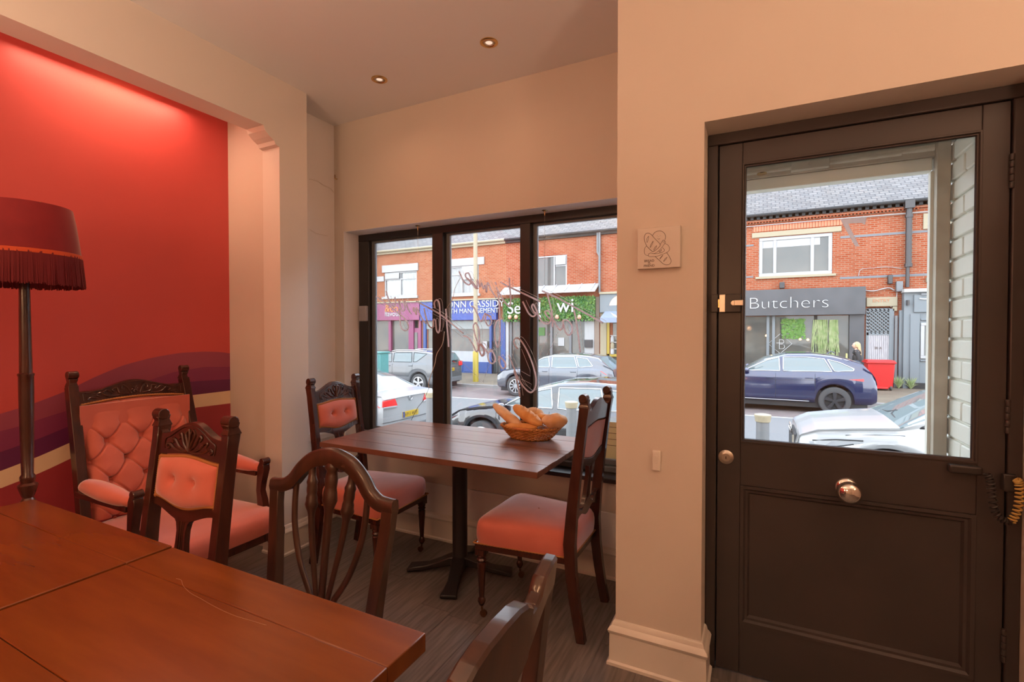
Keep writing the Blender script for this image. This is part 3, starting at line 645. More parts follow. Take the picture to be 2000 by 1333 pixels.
MB().add(vs, [(i*6+j, i*6+(j+1) % 6, (i+1)*6+(j+1) % 6, (i+1)*6+j) for i in range(n_-1) for j in range(6)]+[tuple(range(6)), tuple((n_-1)*6+j for j in range(6))]).build('crest_rail', 'chair2', tE, smooth=True, ang=35)
for x in (-.11, -.055, 0, .055, .11): MB().rectsweep([(x*1.0, by2(.78)+.006, .80), (x*.85, by2(.65), .65), (x*.5, by2(.5), .48)], [.012, .011, .009], [.008, .008, .008]).build('slat', 'chair2', tE, bev=.002)
MB().box(-.2, .2, .19, .215, .46, .49).build('shoe_rail', 'chair2', tE, bev=.003)
# ------------------------------------------------------------------ tufted armchair (faces -y locally, turned to face +x)
tF = thing('armchair', 'carved armchair with deep buttoned coral velvet back against the red wall', 'armchair', (-2.555, 1.40, 0), pi/2)
def by3(z): return .235+.17*max(0, (z-.40)/.76)**1.1 if z > .40 else .235+.05*((.4-z)/.4)
for s in (-1, 1):
    pts = [(s*(.285-.03*(z/1.16)), by3(z), z) for z in (0, .15, .30, .40, .55, .70, .85, 1.0, 1.09)]
    mb = MB().rectsweep(pts, [.02]*9, [.022, .024, .026, .027, .026, .025, .024, .023, .022])
    x = s*(.285-.03); y = by3(1.12)
    mb.rectsweep([(x, y-.004, 1.085), (x, y-.006, 1.11), (x, y-.010, 1.13)], [.020, .015, .018], [.023, .015, .02])
    mb.tube([(x-.021, y-.012, 1.145), (x+.021, y-.012, 1.145)], .019, 14).build('back_post', 'chair', tF, smooth=True, bev=.002, seg=1)
n = 36; vs = []
top = lambda x: 1.062+.040*(.5+.5*cos(pi*min(1, abs(x)/.19)))
bot = lambda x: 1.000+.020*(1-(x/.245)**2)
for i in range(n+1):
    x = -.245+.49*i/n
    for z, y in ((bot(x), -.014), (top(x), -.014), (top(x)+.003, 0), (top(x), .014), (bot(x), .014)): vs.append((x, by3(z)+y, z))
crF = MB().add(vs, [(i*5+j, i*5+(j+1) % 5, (i+1)*5+(j+1) % 5, (i+1)*5+j) for i in range(n) for j in range(5)]).build('crest_rail', 'chair', tF, smooth=True, ang=40)
cv = MB()
def rel3(pts, r): cv.tube([(p.x, by3(p.y)-.016, p.y) for p in cr_spline([(a, b, 0) for a, b in pts], 6)], r, 6, flat=.8)
for s in (-1, 1):
    rel3([(s*.02, 1.035), (s*.035, 1.065), (s*.055, 1.078), (s*.060, 1.060), (s*.048, 1.060)], .004)
    rel3([(s*.03, 1.032), (s*.070, 1.040), (s*.080, 1.066), (s*.100, 1.060), (s*.092, 1.048)], .0045)
    rel3([(s*.07, 1.030), (s*.12, 1.030), (s*.150, 1.050), (s*.168, 1.040), (s*.155, 1.032)], .0045)
    rel3([(s*.10, 1.045), (s*.125, 1.060), (s*.14, 1.050)], .004)
    rel3([(s*.17, 1.024), (s*.195, 1.030), (s*.205, 1.022), (s*.19, 1.016)], .004)
    rel3([(s*.222, 1.018), (s*.222, 1.056), (s*.19, 1.052), (s*.10, 1.080), (0, 1.095)], .002)
for k in range(6): a = k*pi/3; rel3([(0, 1.055), (.012*cos(a), 1.055+.012*sin(a)), (.016*cos(a+.3), 1.055+.016*sin(a+.3))], .0045)
cv.build('carving', 'chair', crF, smooth=True)
dxb, dzb = .150, .093; BTN = []
for r in range(6):
    z = .985-.055-r*dzb-.02
    for q in range(-2, 3):
        x = q*dxb+(dxb/2 if r % 2 == 0 else 0)
        if abs(x) < .235: BTN.append((x, z))
def tuft(u, v):
    x = -.236+.472*u; z = .455+(bot(x)-.004-.455)*v
    e = min(1, min(u, 1-u)*9)*min(1, min(v*6+.3, (1-v)*9)); h = .050*(1-(1-e)**2)**.5
    dmin = min(sqrt((x-a)**2+(z-b)**2) for a, b in BTN)
    h -= .034*exp(-(dmin/.015)**2)+.012*exp(-(dmin/.040)**2)
    p_ = (x-dxb/2)/dxb; q_ = (z-BTN[0][1])/(2*dzb); a_, b_ = p_+q_, p_-q_
    if z < BTN[0][1]+.002:
        for c in (a_, b_): d = abs(c-round(c)); h -= .012*exp(-(d/.034)**2)
    else:
        d = abs(p_-round(p_)); h -= .009*exp(-(d/.035)**2)
    return (x, by3(z)+.012-max(.002, h), z)
tf = MB().grid(tuft, 190, 210).build('buttoned_back', 'velvet', tF, smooth='all')
for a, b in BTN: MB().lathe([(.0075, 0), (.007, -.004), (.003, -.007), (.0004, -.0075)], (a, by3(b)+.006, b), 12, 'y').build('button', 'velvet', tf, smooth=True)
pth = [(-.236+.472*i/80, by3(bot(0))-.018, bot(-.236+.472*i/80)-.002) for i in range(81)]
MB().tube(pth, [.0045+.0018*(i % 2) for i in range(81)], 6).build('braid', 'gimp', tF, smooth='all')
MB().box(-.25, .25, .32, .33, .5, 1.0).build('back_lining', 'velvet', tF)
for s in (-1, 1):
    def arm(u, v):
        t_ = u; y = .17-.39*t_; r = .036*(.75+.45*sin(pi*min(1, t_*1.05+.05))**.7)*(1 if t_ > .02 else .2)*(1 if t_ < .99 else .6); a = 2*pi*v
        return (s*.295+r*1.05*cos(a), y, .648+.008*cos(t_*pi)+r*.85*sin(a))
    MB().grid(arm, 24, 18).build('arm_pad', 'velvet', tF, smooth='all')
    MB().box(s*.295-.018, s*.295+.018, -.20, .235, .595, .622).build('arm_rail', 'chair', tF, bev=.004)
    mb = MB().rectsweep([(s*.295, -.245, .40), (s*.295, -.235, .47), (s*.295, -.222, .52), (s*.295, -.232, .58), (s*.295, -.245, .64), (s*.295, -.25, .665)], [.019, .018, .017, .018, .019, .019], [.026, .022, .017, .020, .026, .018])
    mb.tube([(s*.295-.021, -.255, .676), (s*.295+.021, -.255, .676)], .019, 12).build('arm_post', 'chair', tF, smooth=True, bev=.002, seg=1)
    LPF = [(.0005, .04), (.014, .04), (.019, .055), (.016, .075), (.014, .085), (.022, .16), (.027, .20), (.020, .21), (.026, .218), (.030, .232), (.022, .245), (.029, .255), (.029, .262), (.024, .268), (.030, .275), (.030, .32)]
    lg = MB().lathe(LPF, (s*.285, -.335, 0), 20).build('front_leg', 'chair', tF, smooth=True)
    MB().lathe([(.012, -.01), (.02, -.008), (.02, .008), (.012, .01)], (s*.285, -.33, .02), 14, 'x').build('castor', 'castor', lg, smooth=True)
MB().prism([(-.322, -.372), (.322, -.372), (.29, .26), (-.29, .26)], .305, .345, 'z').build('seat_frame', 'chair', tF, bev=.004)
def seatF(u, v):
    a = 2*pi*u; ca, sa = cos(a), sin(a); p = 6; rr = (abs(ca)**p+abs(sa)**p)**(-1/p); X, Y = rr*ca, rr*sa
    k, z = [(1.0, .345), (1.01, .355), (1.03, .385), (1.025, .41), (1.0, .428), (.95, .440), (.85, .447), (.7, .452), (.5, .456), (.3, .458), (.02, .46)][int(round(v*10))]
    return (X*(.308-.016*Y)*k, -.05+Y*.325*k, z)
MB().grid(seatF, 72, 10, closeu=True).build('seat_cushion', 'velvet', tF, smooth='all')
# ------------------------------------------------------------------ floor lamp
tL = thing('floor_lamp', 'tall floor lamp with dark red fringed shade by the red wall', 'lamp', (-2.605, .868, 0))
MB().lathe([(.15, 0), (.155, .012), (.14, .03), (.09, .042), (.05, .055), (.03, .08), (.022, .10)], (0, 0, 0), 36).build('base', 'chair', tL, smooth=True)
pp = [(.022, .10), (.028, .13), (.020, .16), (.026, .30), (.030, .50), (.026, .60), (.018, .64), (.028, .665), (.017, .69), (.021, .70), (.031, .735), (.031, .742), (.021, .75), (.024, .765), (.024, .775), (.0185, .785), (.0215, .95), (.0235, 1.13), (.0235, 1.175), (.0255, 1.18), (.0255, 1.186), (.020, 1.19), (.0185, 1.35), (.0165, 1.55), (.0165, 1.60), (.012, 1.62), (.008, 1.66)]
MB().lathe(pp, (0, 0, 0), 24).build('pole', 'chair', tL, smooth=True)
MB().lathe([(.014, 1.60), (.018, 1.62), (.018, 1.66)], (0, 0, 0), 16).build('lamp_holder', 'brass', tL, smooth=True)
MB().lathe([(.001, 1.66), (.014, 1.67), (.03, 1.70), (.03, 1.73), (.018, 1.755), (.001, 1.765)], (0, 0, 0), 18).build('bulb', 'plastic', tL, smooth=True)
ss = [(.148, 1.850), (.157, 1.80), (.167, 1.72), (.174, 1.655)]
shd = MB().lathe(ss+[(r-.003, z) for r, z in ss[::-1]]+[ss[0]], (0, 0, 0), 64, cap=False).build('lamp_shade', 'shade', tL, smooth=True, label='dark red velvet drum shade')
MB().lathe([(.1745, 1.668), (.1765, 1.666), (.1775, 1.652), (.1755, 1.650)], (0, 0, 0), 64, cap=False).build('ribbon', 'orange', shd, smooth=True)
for k in range(3): a = k*2*pi/3; MB().tube([(0, 0, 1.66), (.1*cos(a), .1*sin(a), 1.75), (.148*cos(a), .148*sin(a), 1.85)], .0018, 5).build('shade_strut', 'brass', tL)
fg = MB()
for k in range(420):
    a = 2*pi*k/420+random.uniform(-.004, .004); r0 = .1755; r1 = .181+random.uniform(-.003, .006); z1 = 1.535+random.uniform(-.004, .006); da = random.uniform(-.006, .006)
    wv = .0021
    for rr in (0,):
        p0 = Vector((r0*cos(a), r0*sin(a), 1.660)); p1 = Vector((r1*cos(a+da), r1*sin(a+da), z1)); tg = Vector((-sin(a), cos(a), 0))*wv; nr = Vector((cos(a), sin(a), 0))*.0012
        fg.add([p0-tg-nr, p0+tg-nr, p0+tg+nr, p0-tg+nr, p1-tg-nr, p1+tg-nr, p1+tg+nr, p1-tg+nr], [(0, 1, 5, 4), (1, 2, 6, 5), (2, 3, 7, 6), (3, 0, 4, 7), (4, 5, 6, 7)])
fg.build('fringe', 'fringe', shd, kind='stuff')
# ------------------------------------------------------------------ tables
def cast_base(t, r, spread, h, c=(0, 0)):
    mb = MB().lathe([(.045, .05), (.052, .06), (.048, .08), (.042, .10), (.042, h-.05), (.05, h-.03), (.11, h-.02), (.11, h)], (c[0], c[1], 0), 24)
    mb.build('column', 'iron', t, smooth=True)
    for k in range(4):
        a = spread+k*pi/2; d = Vector((cos(a), sin(a), 0))
        pts = [Vector((c[0], c[1], 0))+d*q+Vector((0, 0, z)) for q, z in ((.0, .075), (.05, .072), (.11, .052), (.18, .030), (.26, .020), (r, .014))]
        side = Vector((-sin(a), cos(a), 0))
        MB().rectsweep(pts, [.034, .038, .032, .030, .038, .045], [.026, .024, .018, .014, .012, .010], side=side).build('foot', 'iron', t, smooth=True, bev=.006, seg=2)
tW = thing('window_table', 'brown plank-topped table with black pedestal under the shop window', 'table', (-1.49, 2.31, 0))
yb = [-.40, -.275, -.055, .01, .235, .355]
for a, b in zip(yb[:-1], yb[1:]): MB().box(-.652, .650, a+.0008, b-.0008, .722, .75).build('tabletop_board', 'wtable', tW, bev=.0016, seg=1)
MB().box(-.60, .60, -.30, .30, .705, .722).build('under_frame', 'wtable', tW, bev=.002)
cast_base(tW, .295, math.radians(-69), .705)
def near_table(label, x0, x1, z):
    t = thing('dining_table', label, 'table', ((x0+x1)/2, .39, 0)); hx = (x1-x0)/2
    yy = [-.405, -.29, .008, .284, .397]
    for a, b in zip(yy[:-1], yy[1:]): MB().box(-hx, hx, a+.0005, b-.0005, z-.038, z).build('tabletop_board', 'table' if a > -.3 else 'table2', t, bev=.0022, seg=2)
    MB().box(-hx+.08, hx-.08, -.3, .3, z-.055, z-.038).build('under_frame', 'table', t)
    cast_base(t, .33, pi/4, z-.055)
    return t
near_table('brown stained wooden table nearest the viewer, scratched on top', -1.456, -.588, .750)
near_table('brown stained wooden table butted up on the left of the near table', -2.315, -1.461, .753)
sc_ = MB(); pts = [PZ(u, v, .7502) for u, v in ((344, 1131), (354, 1134), (358, 1145), (372, 1159), (392, 1170), (420, 1186), (455, 1202), (490, 1213), (520, 1222))]
sc_.tube(cr_spline(pts, 6), .0006, 4, flat=.4)
sr = sc_.build('scratch', mat('pale_scratch', (.40, .2, .1), .6)); setp(sr, 'thin pale curved scratch on the near brown tabletop', 'scratch')
# ------------------------------------------------------------------ bread basket and loaves
BX, BY, BZ = -1.150, 2.520, .7505
tB = thing('bread_basket', 'shallow oval wicker basket on the window table holding the bread', 'basket', (BX, BY, BZ))
AX, AY = .172, .120
def bk(th, s, off=0):  # s 0 base..1 rim
    k = .66+.34*s**.8; return Vector(((AX*k+off)*cos(th), (AY*k+off)*sin(th), .004+.062*s))
wv = MB(); NS = 44
for r in range(9):
    s = r/8; pts = []
    for i in range(NS*4):
        th = 2*pi*i/(NS*4); o_ = .0032*cos(NS/2*th+(pi if r % 2 else 0)); p = bk(th, s, o_); p.z += .0015*sin(NS*th); pts.append(p)
    wv.tube(pts, .0036, 5, closed=True)
wv.build('woven_wall', 'wicker', tB, smooth='all', kind='stuff')
rb = MB()
for i in range(NS):
    th = 2*pi*i/NS; rb.tube([bk(th, s, 0) for s in (0, .3, .6, .9, 1.08)], .0022, 5)
rb.build('stakes', 'wicker', tB, smooth='all', kind='stuff')
for ph in (0, pi):
    pts = [bk(2*pi*i/220, 1.06, .004*cos(18*2*pi*i/220+ph))+Vector((0, 0, .004*sin(18*2*pi*i/220+ph))) for i in range(220)]
    MB().tube(pts, .0045, 6, closed=True).build('rim_braid', 'wicker', tB, smooth='all')
MB().lathe([(.0005, .003), (.5, .003), (.66, .004), (.66, .008), (.0005, .008)], (0, 0, 0), 40).build('basket_base', 'wicker', tB).scale = (AX, AY, 1)
for sx in (-1, 1):
    th = -pi/2+sx*.30
    for q in (-.02, .02, .06): MB().tube([bk(th+q, 1.0, .006)+Vector((0, 0, -.008)), bk(th+q, 1.06, .008), bk(th+q, 1.12, .002), bk(th+q, 1.06, -.006)], .0028, 6).build('binding', 'wicker', tB, smooth='all')
MB().tube([bk(-pi/2+a, 1.08, .004) for a in (-.3, -.15, 0, .15, .3)], .0065, 8, flat=.7).build('cane_handle', M.setdefault('cane', mat('smooth_cane', (.62, .22, .07), .35)), tB, smooth='all')
from mathutils import noise
def loaf(p0, p1, r, label, m='crust', flat=.8, power=.55, slits=3, bend=.0, rough=.003, seed=1):
    p0, p1 = Vector(p0), Vector(p1); ax = (p1-p0); L = ax.length; ax.normalize(); up = Vector((0, 0, 1)); up = (up-ax*up.dot(ax)).normalized() if abs(ax.z) < .95 else Vector((0, -1, 0)); sd = ax.cross(up)
    t = thing('bread_loaf', label, 'bread', tuple(p0+ax*(L/2)))
    def f(u, v):
        s = v*2-1; k = max(1e-3, (1-abs(s)**2.6))**power; a = 2*pi*u; c = Vector((0, 0, 0))
        q = ax*(s*L/2)+sd*(cos(a)*r*k)+up*(sin(a)*r*flat*k+bend*(1-s*s))
        for i in range(slits):
            sc = (i-(slits-1)/2)*(1.25/max(1, slits)); dd = abs(s-sc-.22*cos(a)); q -= up*(.0045*exp(-(dd/.035)**2)*max(0, sin(a)))
            q += up*(.0035*exp(-((dd-.09)/.05)**2)*max(0, sin(a)))
        return q+q.normalized()*(rough*noise.noise(q*28+Vector((seed*7.3, 0, 0)))*2 if q.length > 0 else 0)
    MB().grid(f, 30, 46, closeu=True).build('crust', m, t, smooth='all'); return t
W = lambda u, v, Y: PY(u, v, Y)
loaf(W(964, 790, 2.56), W(1022, 838, 2.47), .034, 'long pale baguette sticking out on the left of the basket', 'crust2', slits=0, seed=1)
loaf(W(1003, 793, 2.53), W(1058, 832, 2.46), .039, 'split golden long loaf in the middle of the basket', 'crust', slits=3, seed=2)
loaf(W(985, 833, 2.47), W(1048, 836, 2.455), .027, 'short browned roll lying low along the front rim of the basket', 'crust', slits=0, seed=3)
loaf(W(1060, 822, 2.50), W(1108, 823, 2.50), .047, 'round floury loaf on the right of the basket', 'crust2', flat=.85, power=.5, slits=0, rough=.004, seed=4)
loaf(W(1030, 800, 2.59), W(1062, 812, 2.58), .032, 'small pale roll at the back of the basket, highest behind the split loaf', 'crust2', slits=1, seed=5)
loaf(W(1045, 812, 2.56), W(1076, 822, 2.54), .030, 'small brown roll wedged between the split loaf and the round loaf', 'crust', slits=0, rough=.006, seed=6)
# ------------------------------------------------------------------ unlit neon script sign hanging in the window (reads from the street)
NY = 2.705
nsn = thing('neon_sign', 'unlit pinkish glass script sign hanging reversed in the shop window', 'sign', (0, NY, 0))
ZA = lambda x, y: (720+x/7.404, 520+y/7.404)
ZB = lambda x, y: (940+x/7.404, 520+y/7.404)
ZC = lambda x, y: (870+x/8.696, 660+y/8.696)
strokes = [
 (ZB, [(880, 360), (1100, 460), (1300, 570), (1540, 700), (1760, 825)]),
 (ZB, [(955, 400), (985, 520), (1015, 640), (1035, 780), (1025, 885)]),
 (ZB, [(1340, 635), (1370, 780), (1395, 950), (1415, 1100), (1432, 1250)]),
 (ZB, [(1190, 850), (1215, 950), (1270, 1000), (1312, 950), (1308, 860), (1250, 790), (1185, 790), (1185, 870), (1140, 925), (1085, 860), (1050, 790), (1000, 770), (940, 710), (925, 660), (970, 650), (1005, 700), (1010, 780), (960, 835), (890, 815), (835, 735), (790, 620), (750, 555), (730, 590), (760, 660), (790, 690), (750, 730), (690, 690), (640, 600), (600, 515)]),
 (ZB, [(280, 235), (400, 300), (560, 375), (720, 450), (855, 515)]),
 (ZB, [(405, 170), (412, 300), (425, 450), (420, 560), (395, 580), (340, 520), (270, 410), (215, 305)]),
 (ZB, [(205, 235), (218, 270)]),
 (ZB, [(215, 460), (150, 360), (90, 240), (75, 380), (55, 280), (30, 330), (5, 245), (-20, 300), (-55, 200), (-60, 310), (-80, 320), (-140, 250), (-195, 180)]),
 (ZA, [(1582, 330), (1540, 280), (1490, 210), (1450, 110), (1405, 110), (1410, 165), (1470, 215), (1480, 245), (1440, 270), (1375, 220), (1340, 150), (1308, 78)]),
 (ZB, [(235, 370), (255, 520), (270, 750), (268, 1000), (240, 1180), (205, 1080), (192, 920), (215, 810), (255, 780)]),
 (ZB, [(75, 690), (60, 770), (85, 850), (125, 860), (150, 800), (125, 735), (80, 700)]),
 (ZA, [(1770, 730), (1700, 700), (1680, 690), (1640, 790), (1610, 790), (1570, 690), (1530, 610), (1490, 580)]),
 (ZC, [(1225, 190), (1170, 110), (1165, 40), (1215, 5), (1290, 60), (1400, 250), (1490, 480), (1540, 700), (1520, 860), (1445, 930), (1340, 850), (1230, 680), (1150, 480), (1075, 300)]),
 (ZC, [(1165, 560), (1200, 680), (1240, 850), (1265, 1010)]),
 (ZC, [(930, 330), (1000, 400), (1022, 480), (975, 525), (930, 460), (910, 370), (930, 320), (900, 330)]),
 (ZC, [(760, 190), (820, 270), (845, 370), (810, 435), (755, 420), (720, 330), (735, 250), (780, 230)]),
 (ZC, [(600, 120), (655, 200), (655, 290), (615, 300), (580, 230), (575, 150), (610, 115), (720, 260)]),
 (ZA, [(1550, 820), (1590, 900), (1602, 1050), (1585, 1200), (1555, 1235), (1500, 1120), (1440, 1035), (1370, 1010)]),
 (ZA, [(1550, 820), (1515, 860), (1530, 960), (1570, 1100), (1610, 1240), (1640, 1300), (1668, 1230), (1640, 1150), (1600, 1140)]),
 (ZA, [(690, 512), (860, 600), (1050, 710), (1220, 850), (1370, 975)]),
 (ZA, [(1115, 620), (1128, 760), (1135, 900), (1150, 1050), (1158, 1170)]),
 (ZA, [(960, 610), (950, 530), (985, 490), (1020, 540), (1032, 700), (1030, 880), (1010, 965), (980, 920), (965, 790), (935, 780), (935, 860), (910, 895), (865, 850), (830, 740), (800, 610)]),
 (ZA, [(830, 830), (770, 760), (715, 640), (690, 610), (690, 700), (665, 640), (650, 600), (650, 660)]),
 (ZA, [(615, 695), (570, 620), (535, 530), (515, 500), (525, 620), (490, 650), (460, 580), (445, 490), (450, 620), (455, 760), (465, 870), (510, 930), (560, 920), (575, 860), (530, 770), (440, 690), (280, 560), (110, 440)]),
 (ZA, [(255, 365), (280, 460), (320, 540), (370, 590), (388, 520), (380, 450)]),
]
for Z, pts in strokes:
    w3 = [PY(*Z(x, y), NY) for x, y in pts]; path = cr_spline(w3, 6)
    MB().tube([p-Vector((0, NY, 0)) for p in path], .0052, 8, up=Vector((0, 1, 0))).build('glass_tube', 'neon', nsn, smooth='all')
    edge = [p-Vector((0, NY, 0))+Vector((.016, .012, .010)) for p in path]
    MB().tube(edge[::2]+[edge[-1]], .0011, 4, up=Vector((0, 1, 0))).build('acrylic_edge', 'acryl', nsn)
for L_ in ([ZB(1000, 955), ZB(830, 1333)], [ZB(1110, 960), ZB(950, 1290)], [(894, 700), (930, 733), (943, 748), (958, 705)], [ZC(1290, 700), ZC(1460, 790), ZC(1440, 860), ZC(1330, 780), ZC(1290, 700)], [ZC(1290, 190), ZC(1440, 560), ZC(1440, 655), ZC(1290, 570)], [ZA(110, 490), ZA(280, 610)], [ZA(840, 640), ZA(1100, 780), ZA(1190, 900), ZA(1370, 1040)]):
    MB().tube([PY(u, v, NY+.008)-Vector((0, NY, 0)) for u, v in L_], .0011, 4).build('acrylic_edge', 'acryl', nsn)
for ux, vx, vb in ((816, 444, 585), (1064, 412, 570)):
    p = PY(ux, vx, NY); p.z = 2.083; q = PY(ux, vb, NY)
    MB().lathe([(.016, 0), (.018, -.004), (.010, -.008), (.004, -.010), (.003, -.035)], (p.x, 0, p.z), 18).build('ceiling_hook', 'brass', nsn, smooth=True)
    MB().tube([(p.x, 0, p.z-.03), (q.x, 0, q.z)], .0007, 4).build('hanging_wire', 'nickel', nsn)
wr = thing('sign_cable', 'thin white and black supply cable trailing from the window sign', 'cable', (0, NY-.01, 0))
def wire(pp, m, r=.0016): MB().tube([p-Vector((0, NY-.01, 0)) for p in cr_spline([PY(u, v, NY-.01) for u, v in pp], 8)], r, 5).build('wire', m, wr, smooth='all')
wire([(868, 648), (864, 672), (853, 692), (849, 712), (838, 745), (838, 758)], 'plastic', .0024)
wire([(838, 758), (827, 782), (815, 798), (803, 822)], 'dplastic'); wire([(899, 543), (888, 565), (884, 585), (872, 605), (866, 640)], 'nickel')
wire([(737, 750), (733, 775), (729, 800)], 'dplastic', .0012)
t_ = thing('window_notice', 'pale green paper notice standing in the right-hand window pane', 'notice', (0, 2.755, 0))
a, b = PY(1170, 823, 2.755), PY(1215, 882, 2.755); M['paper'] = mat('pale_green_paper', (.66, .66, .42), .8)
MB().box(a.x, b.x+.05, 0, .004, .625, a.z).build('sheet', 'paper', t_)
for k in range(4): MB().box(a.x+.012, b.x+.03, -.0006, 0, a.z-.03-k*.035, a.z-.0275-k*.035).build('printed_line', 'ink', t_)
# clip on the left frame, wires and hook in the recess
lt_ = setp(MB().box(PY(703, 600, 2.76).x, PY(717, 600, 2.76).x, 2.745, 2.774, PY(710, 628, 2.76).z, PY(710, 598, 2.76).z).build('frame_catch', M.setdefault('catch', mat('grey_tape', (.35, .34, .36), .4)), bev=.006), 'small grey catch on the left window frame', 'catch')
def wallwire(pp, X, name, lab, r=.0018, m='plastic'):
    o = MB().tube([p for p in cr_spline([PX(u, v, X) for u, v in pp], 6)], r, 5).build(name, m, smooth='all'); return setp(o, lab, 'cable')
wallwire([(604, 350), (620, 354), (632, 362), (645, 368), (652, 376)], -2.774, 'wall_cable', 'thin upper cable on the cream recess wall left of the window')
wallwire([(605, 448), (618, 456), (630, 459), (640, 461)], -2.774, 'wall_cable', 'thin lower cable with bare end on the cream recess wall')
o = MB().tube([PX(654, 342, -2.77), PX(654, 349, -2.76), PX(658, 350, -2.72)], .004, 6).build('wall_hook', 'brass', smooth='all'); setp(o, 'tiny metal hook in the corner above the window reveal', 'hook')
sh = MB().box(-2.775, -2.735, 2.26, 2.60, .60, .64).box(-2.775, -2.745, 2.26, 2.60, .42, .60)
setp(sh.build('pipe_boxing', 'skirt', bev=.004), 'low white boxed ledge along the recess wall behind the far chair', 'ledge')
for k, (z_, xo) in enumerate(((.235, .03), (.205, .045))):
    setp(MB().tube(cr_spline([(-2.77+xo, 2.6, z_), (-2.75+xo, 2.45, z_-.01), (-2.74+xo, 2.3, z_+.004), (-2.70+xo, 2.21, z_-.01)], 8), .004, 6).build('wall_cable', 'plastic', smooth='all'), ['upper', 'lower'][k]+' white cable running above the skirting in the recess corner', 'cable')
# ------------------------------------------------------------------ plaque and sensor on the column
YC = YD
c = [PY(1245, 447, YC-.02), PY(1329, 440, YC-.02), PY(1329, 521, YC-.02), PY(1245, 527, YC-.02)]
x0, x1 = c[0].x, c[1].x; z1, z0 = (c[0].z+c[1].z)/2, (c[2].z+c[3].z)/2
pq = thing('canvas_plaque', 'small square cream plaque with a line drawing of a loaf hugging bread', 'plaque', (0, YC, 0))
MB().box(x0, x1, -.02, -.0005, z0, z1).build('canvas', 'canvas', pq, bev=.002)
def A(x, y): return Vector((x0+(x1-x0)*(x-145)/(1180-145), -.0206, z1-(z1-z0)*((y-170+(x-145)*.065)/(1000))))
def ink(pts, r=.00085, closed=False): MB().tube(cr_spline([A(x, y) for x, y in pts], 6, closed), r, 4, closed=closed, flat=.6, up=Vector((0, 1, 0))).build('ink_line', 'ink', pq)
ink([(375, 590), (330, 480), (318, 380), (350, 300), (420, 280), (490, 320), (560, 400), (700, 555), (680, 620), (620, 680), (535, 735), (480, 700), (420, 640)], .0011, True)
ink([(520, 340), (570, 270), (650, 235), (730, 240), (800, 290), (835, 370), (820, 450)], .0011)
ink([(375, 595), (330, 650), (318, 740), (345, 810), (420, 835)]); ink([(815, 545), (880, 570), (925, 640), (920, 700), (870, 755), (760, 800), (640, 845), (520, 858), (430, 850), (430, 790), (480, 770), (560, 785), (640, 785)])
ink([(860, 760), (920, 850), (965, 950), (940, 1030), (860, 1058), (780, 1030), (690, 950), (590, 855)], .0011); ink([(700, 570), (740, 510), (780, 455), (830, 500), (800, 560), (740, 640), (640, 740), (560, 785)])
ink([(760, 640), (805, 690), (780, 740), (650, 785)]); 
for pts in ([(425, 355), (380, 420), (385, 510), (412, 440)], [(535, 480), (480, 560), (460, 635), (505, 570)], [(620, 590), (570, 640), (550, 705), (600, 650)], [(740, 685), (690, 725), (680, 745), (715, 735)], [(770, 820), (715, 880), (698, 918), (745, 860)], [(870, 870), (815, 915), (790, 975), (845, 920)]): ink(pts, .0008, True)
ink([(640, 415), (670, 435), (700, 415)], .0006); ink([(770, 480), (790, 530)], .0006); ink([(795, 470), (810, 520)], .0006)
for x, y in ((630, 350), (710, 345), (672, 375)): ink([(x-4, y), (x+4, y+2)], .0009)
for s_, y in (('BREAD', 985), ('IS', 1040), ('FRIEND', 1105)):
    p = A(440, y); text('lettering', s_, .0125, (p.x, -.0204, p.z), 'ink', pq, ext=.0004, align='CENTER')
a, b = PY(1274, 880, YC-.01), PY(1290, 921, YC-.01)
se = thing('wall_sensor', 'small white plastic sensor low on the cream column', 'sensor', (0, YC, 0))
sb = MB().box(a.x, b.x, -.013, -.0005, b.z, a.z).build('casing', 'plastic', se, bev=.003)
for k in (.25, .6): MB().lathe([(.0005, -.0145), (.003, -.0145), (.0035, -.013)], ((a.x+b.x)/2, 0, a.z+(b.z-a.z)*k), 12, 'y').build('screw', 'plastic', sb, smooth=True)
ALB[0] = .74
# ================================================================== the street
def gz(x): return -.81+.008*x           # the road rises gently to the right
def slope(name, x0, x1, y0, y1, dz, th, m, kind='structure', n=1, **k):
    mb = MB(); vs = []
    for x in (x0, x1):
        for y in (y0, y1):
            for d in (dz, dz-th): vs.append((x, y, gz(x)+d))
    return mb.add(vs, [(0, 2, 3, 1), (4, 5, 7, 6), (0, 4, 6, 2), (1, 3, 7, 5), (0, 1, 5, 4), (2, 6, 7, 3)]).build(name, m, kind=kind, **k)
slope('road', -40, 30, 6.7, 17.1, 0, .3, 'asphalt')
slope('parking_bay', -40, 30, 14.2, 17.1, .006, .1, 'bay')
slope('near_pavement', -40, 30, 2.86, 6.55, .12, .3, 'pave'); slope('near_kerb', -40, 30, 6.55, 6.7, .125, .3, 'kerb')
slope('far_pavement', -40, 30, 17.25, 22.6, .12, .3, 'pave')
kb = slope('far_kerb', -40, 30, 17.1, 17.25, .10, .3, 'kerb')
for i in range(24):
    x = -14+i*.92; MB().box(0, .905, 0, .15, 0, .03).build('kerb_stone', 'kerb', kb, loc=(x, 17.1, gz(x)+.098), bev=.008, seg=1)
slope('bay_line', -40, 30, 14.05, 14.16, .008, .02, 'line', None, label='white painted line along the far parking bay', cat='road marking')
slope('ground_beyond', -60, 60, 22.6, 60, .10, .3, 'asphalt')
YX = 22.3
def FX(u, v=650): return PY(u, v, YX).x
def FZ(u, v): return PY(u, v, YX).z
GUT = 6.10
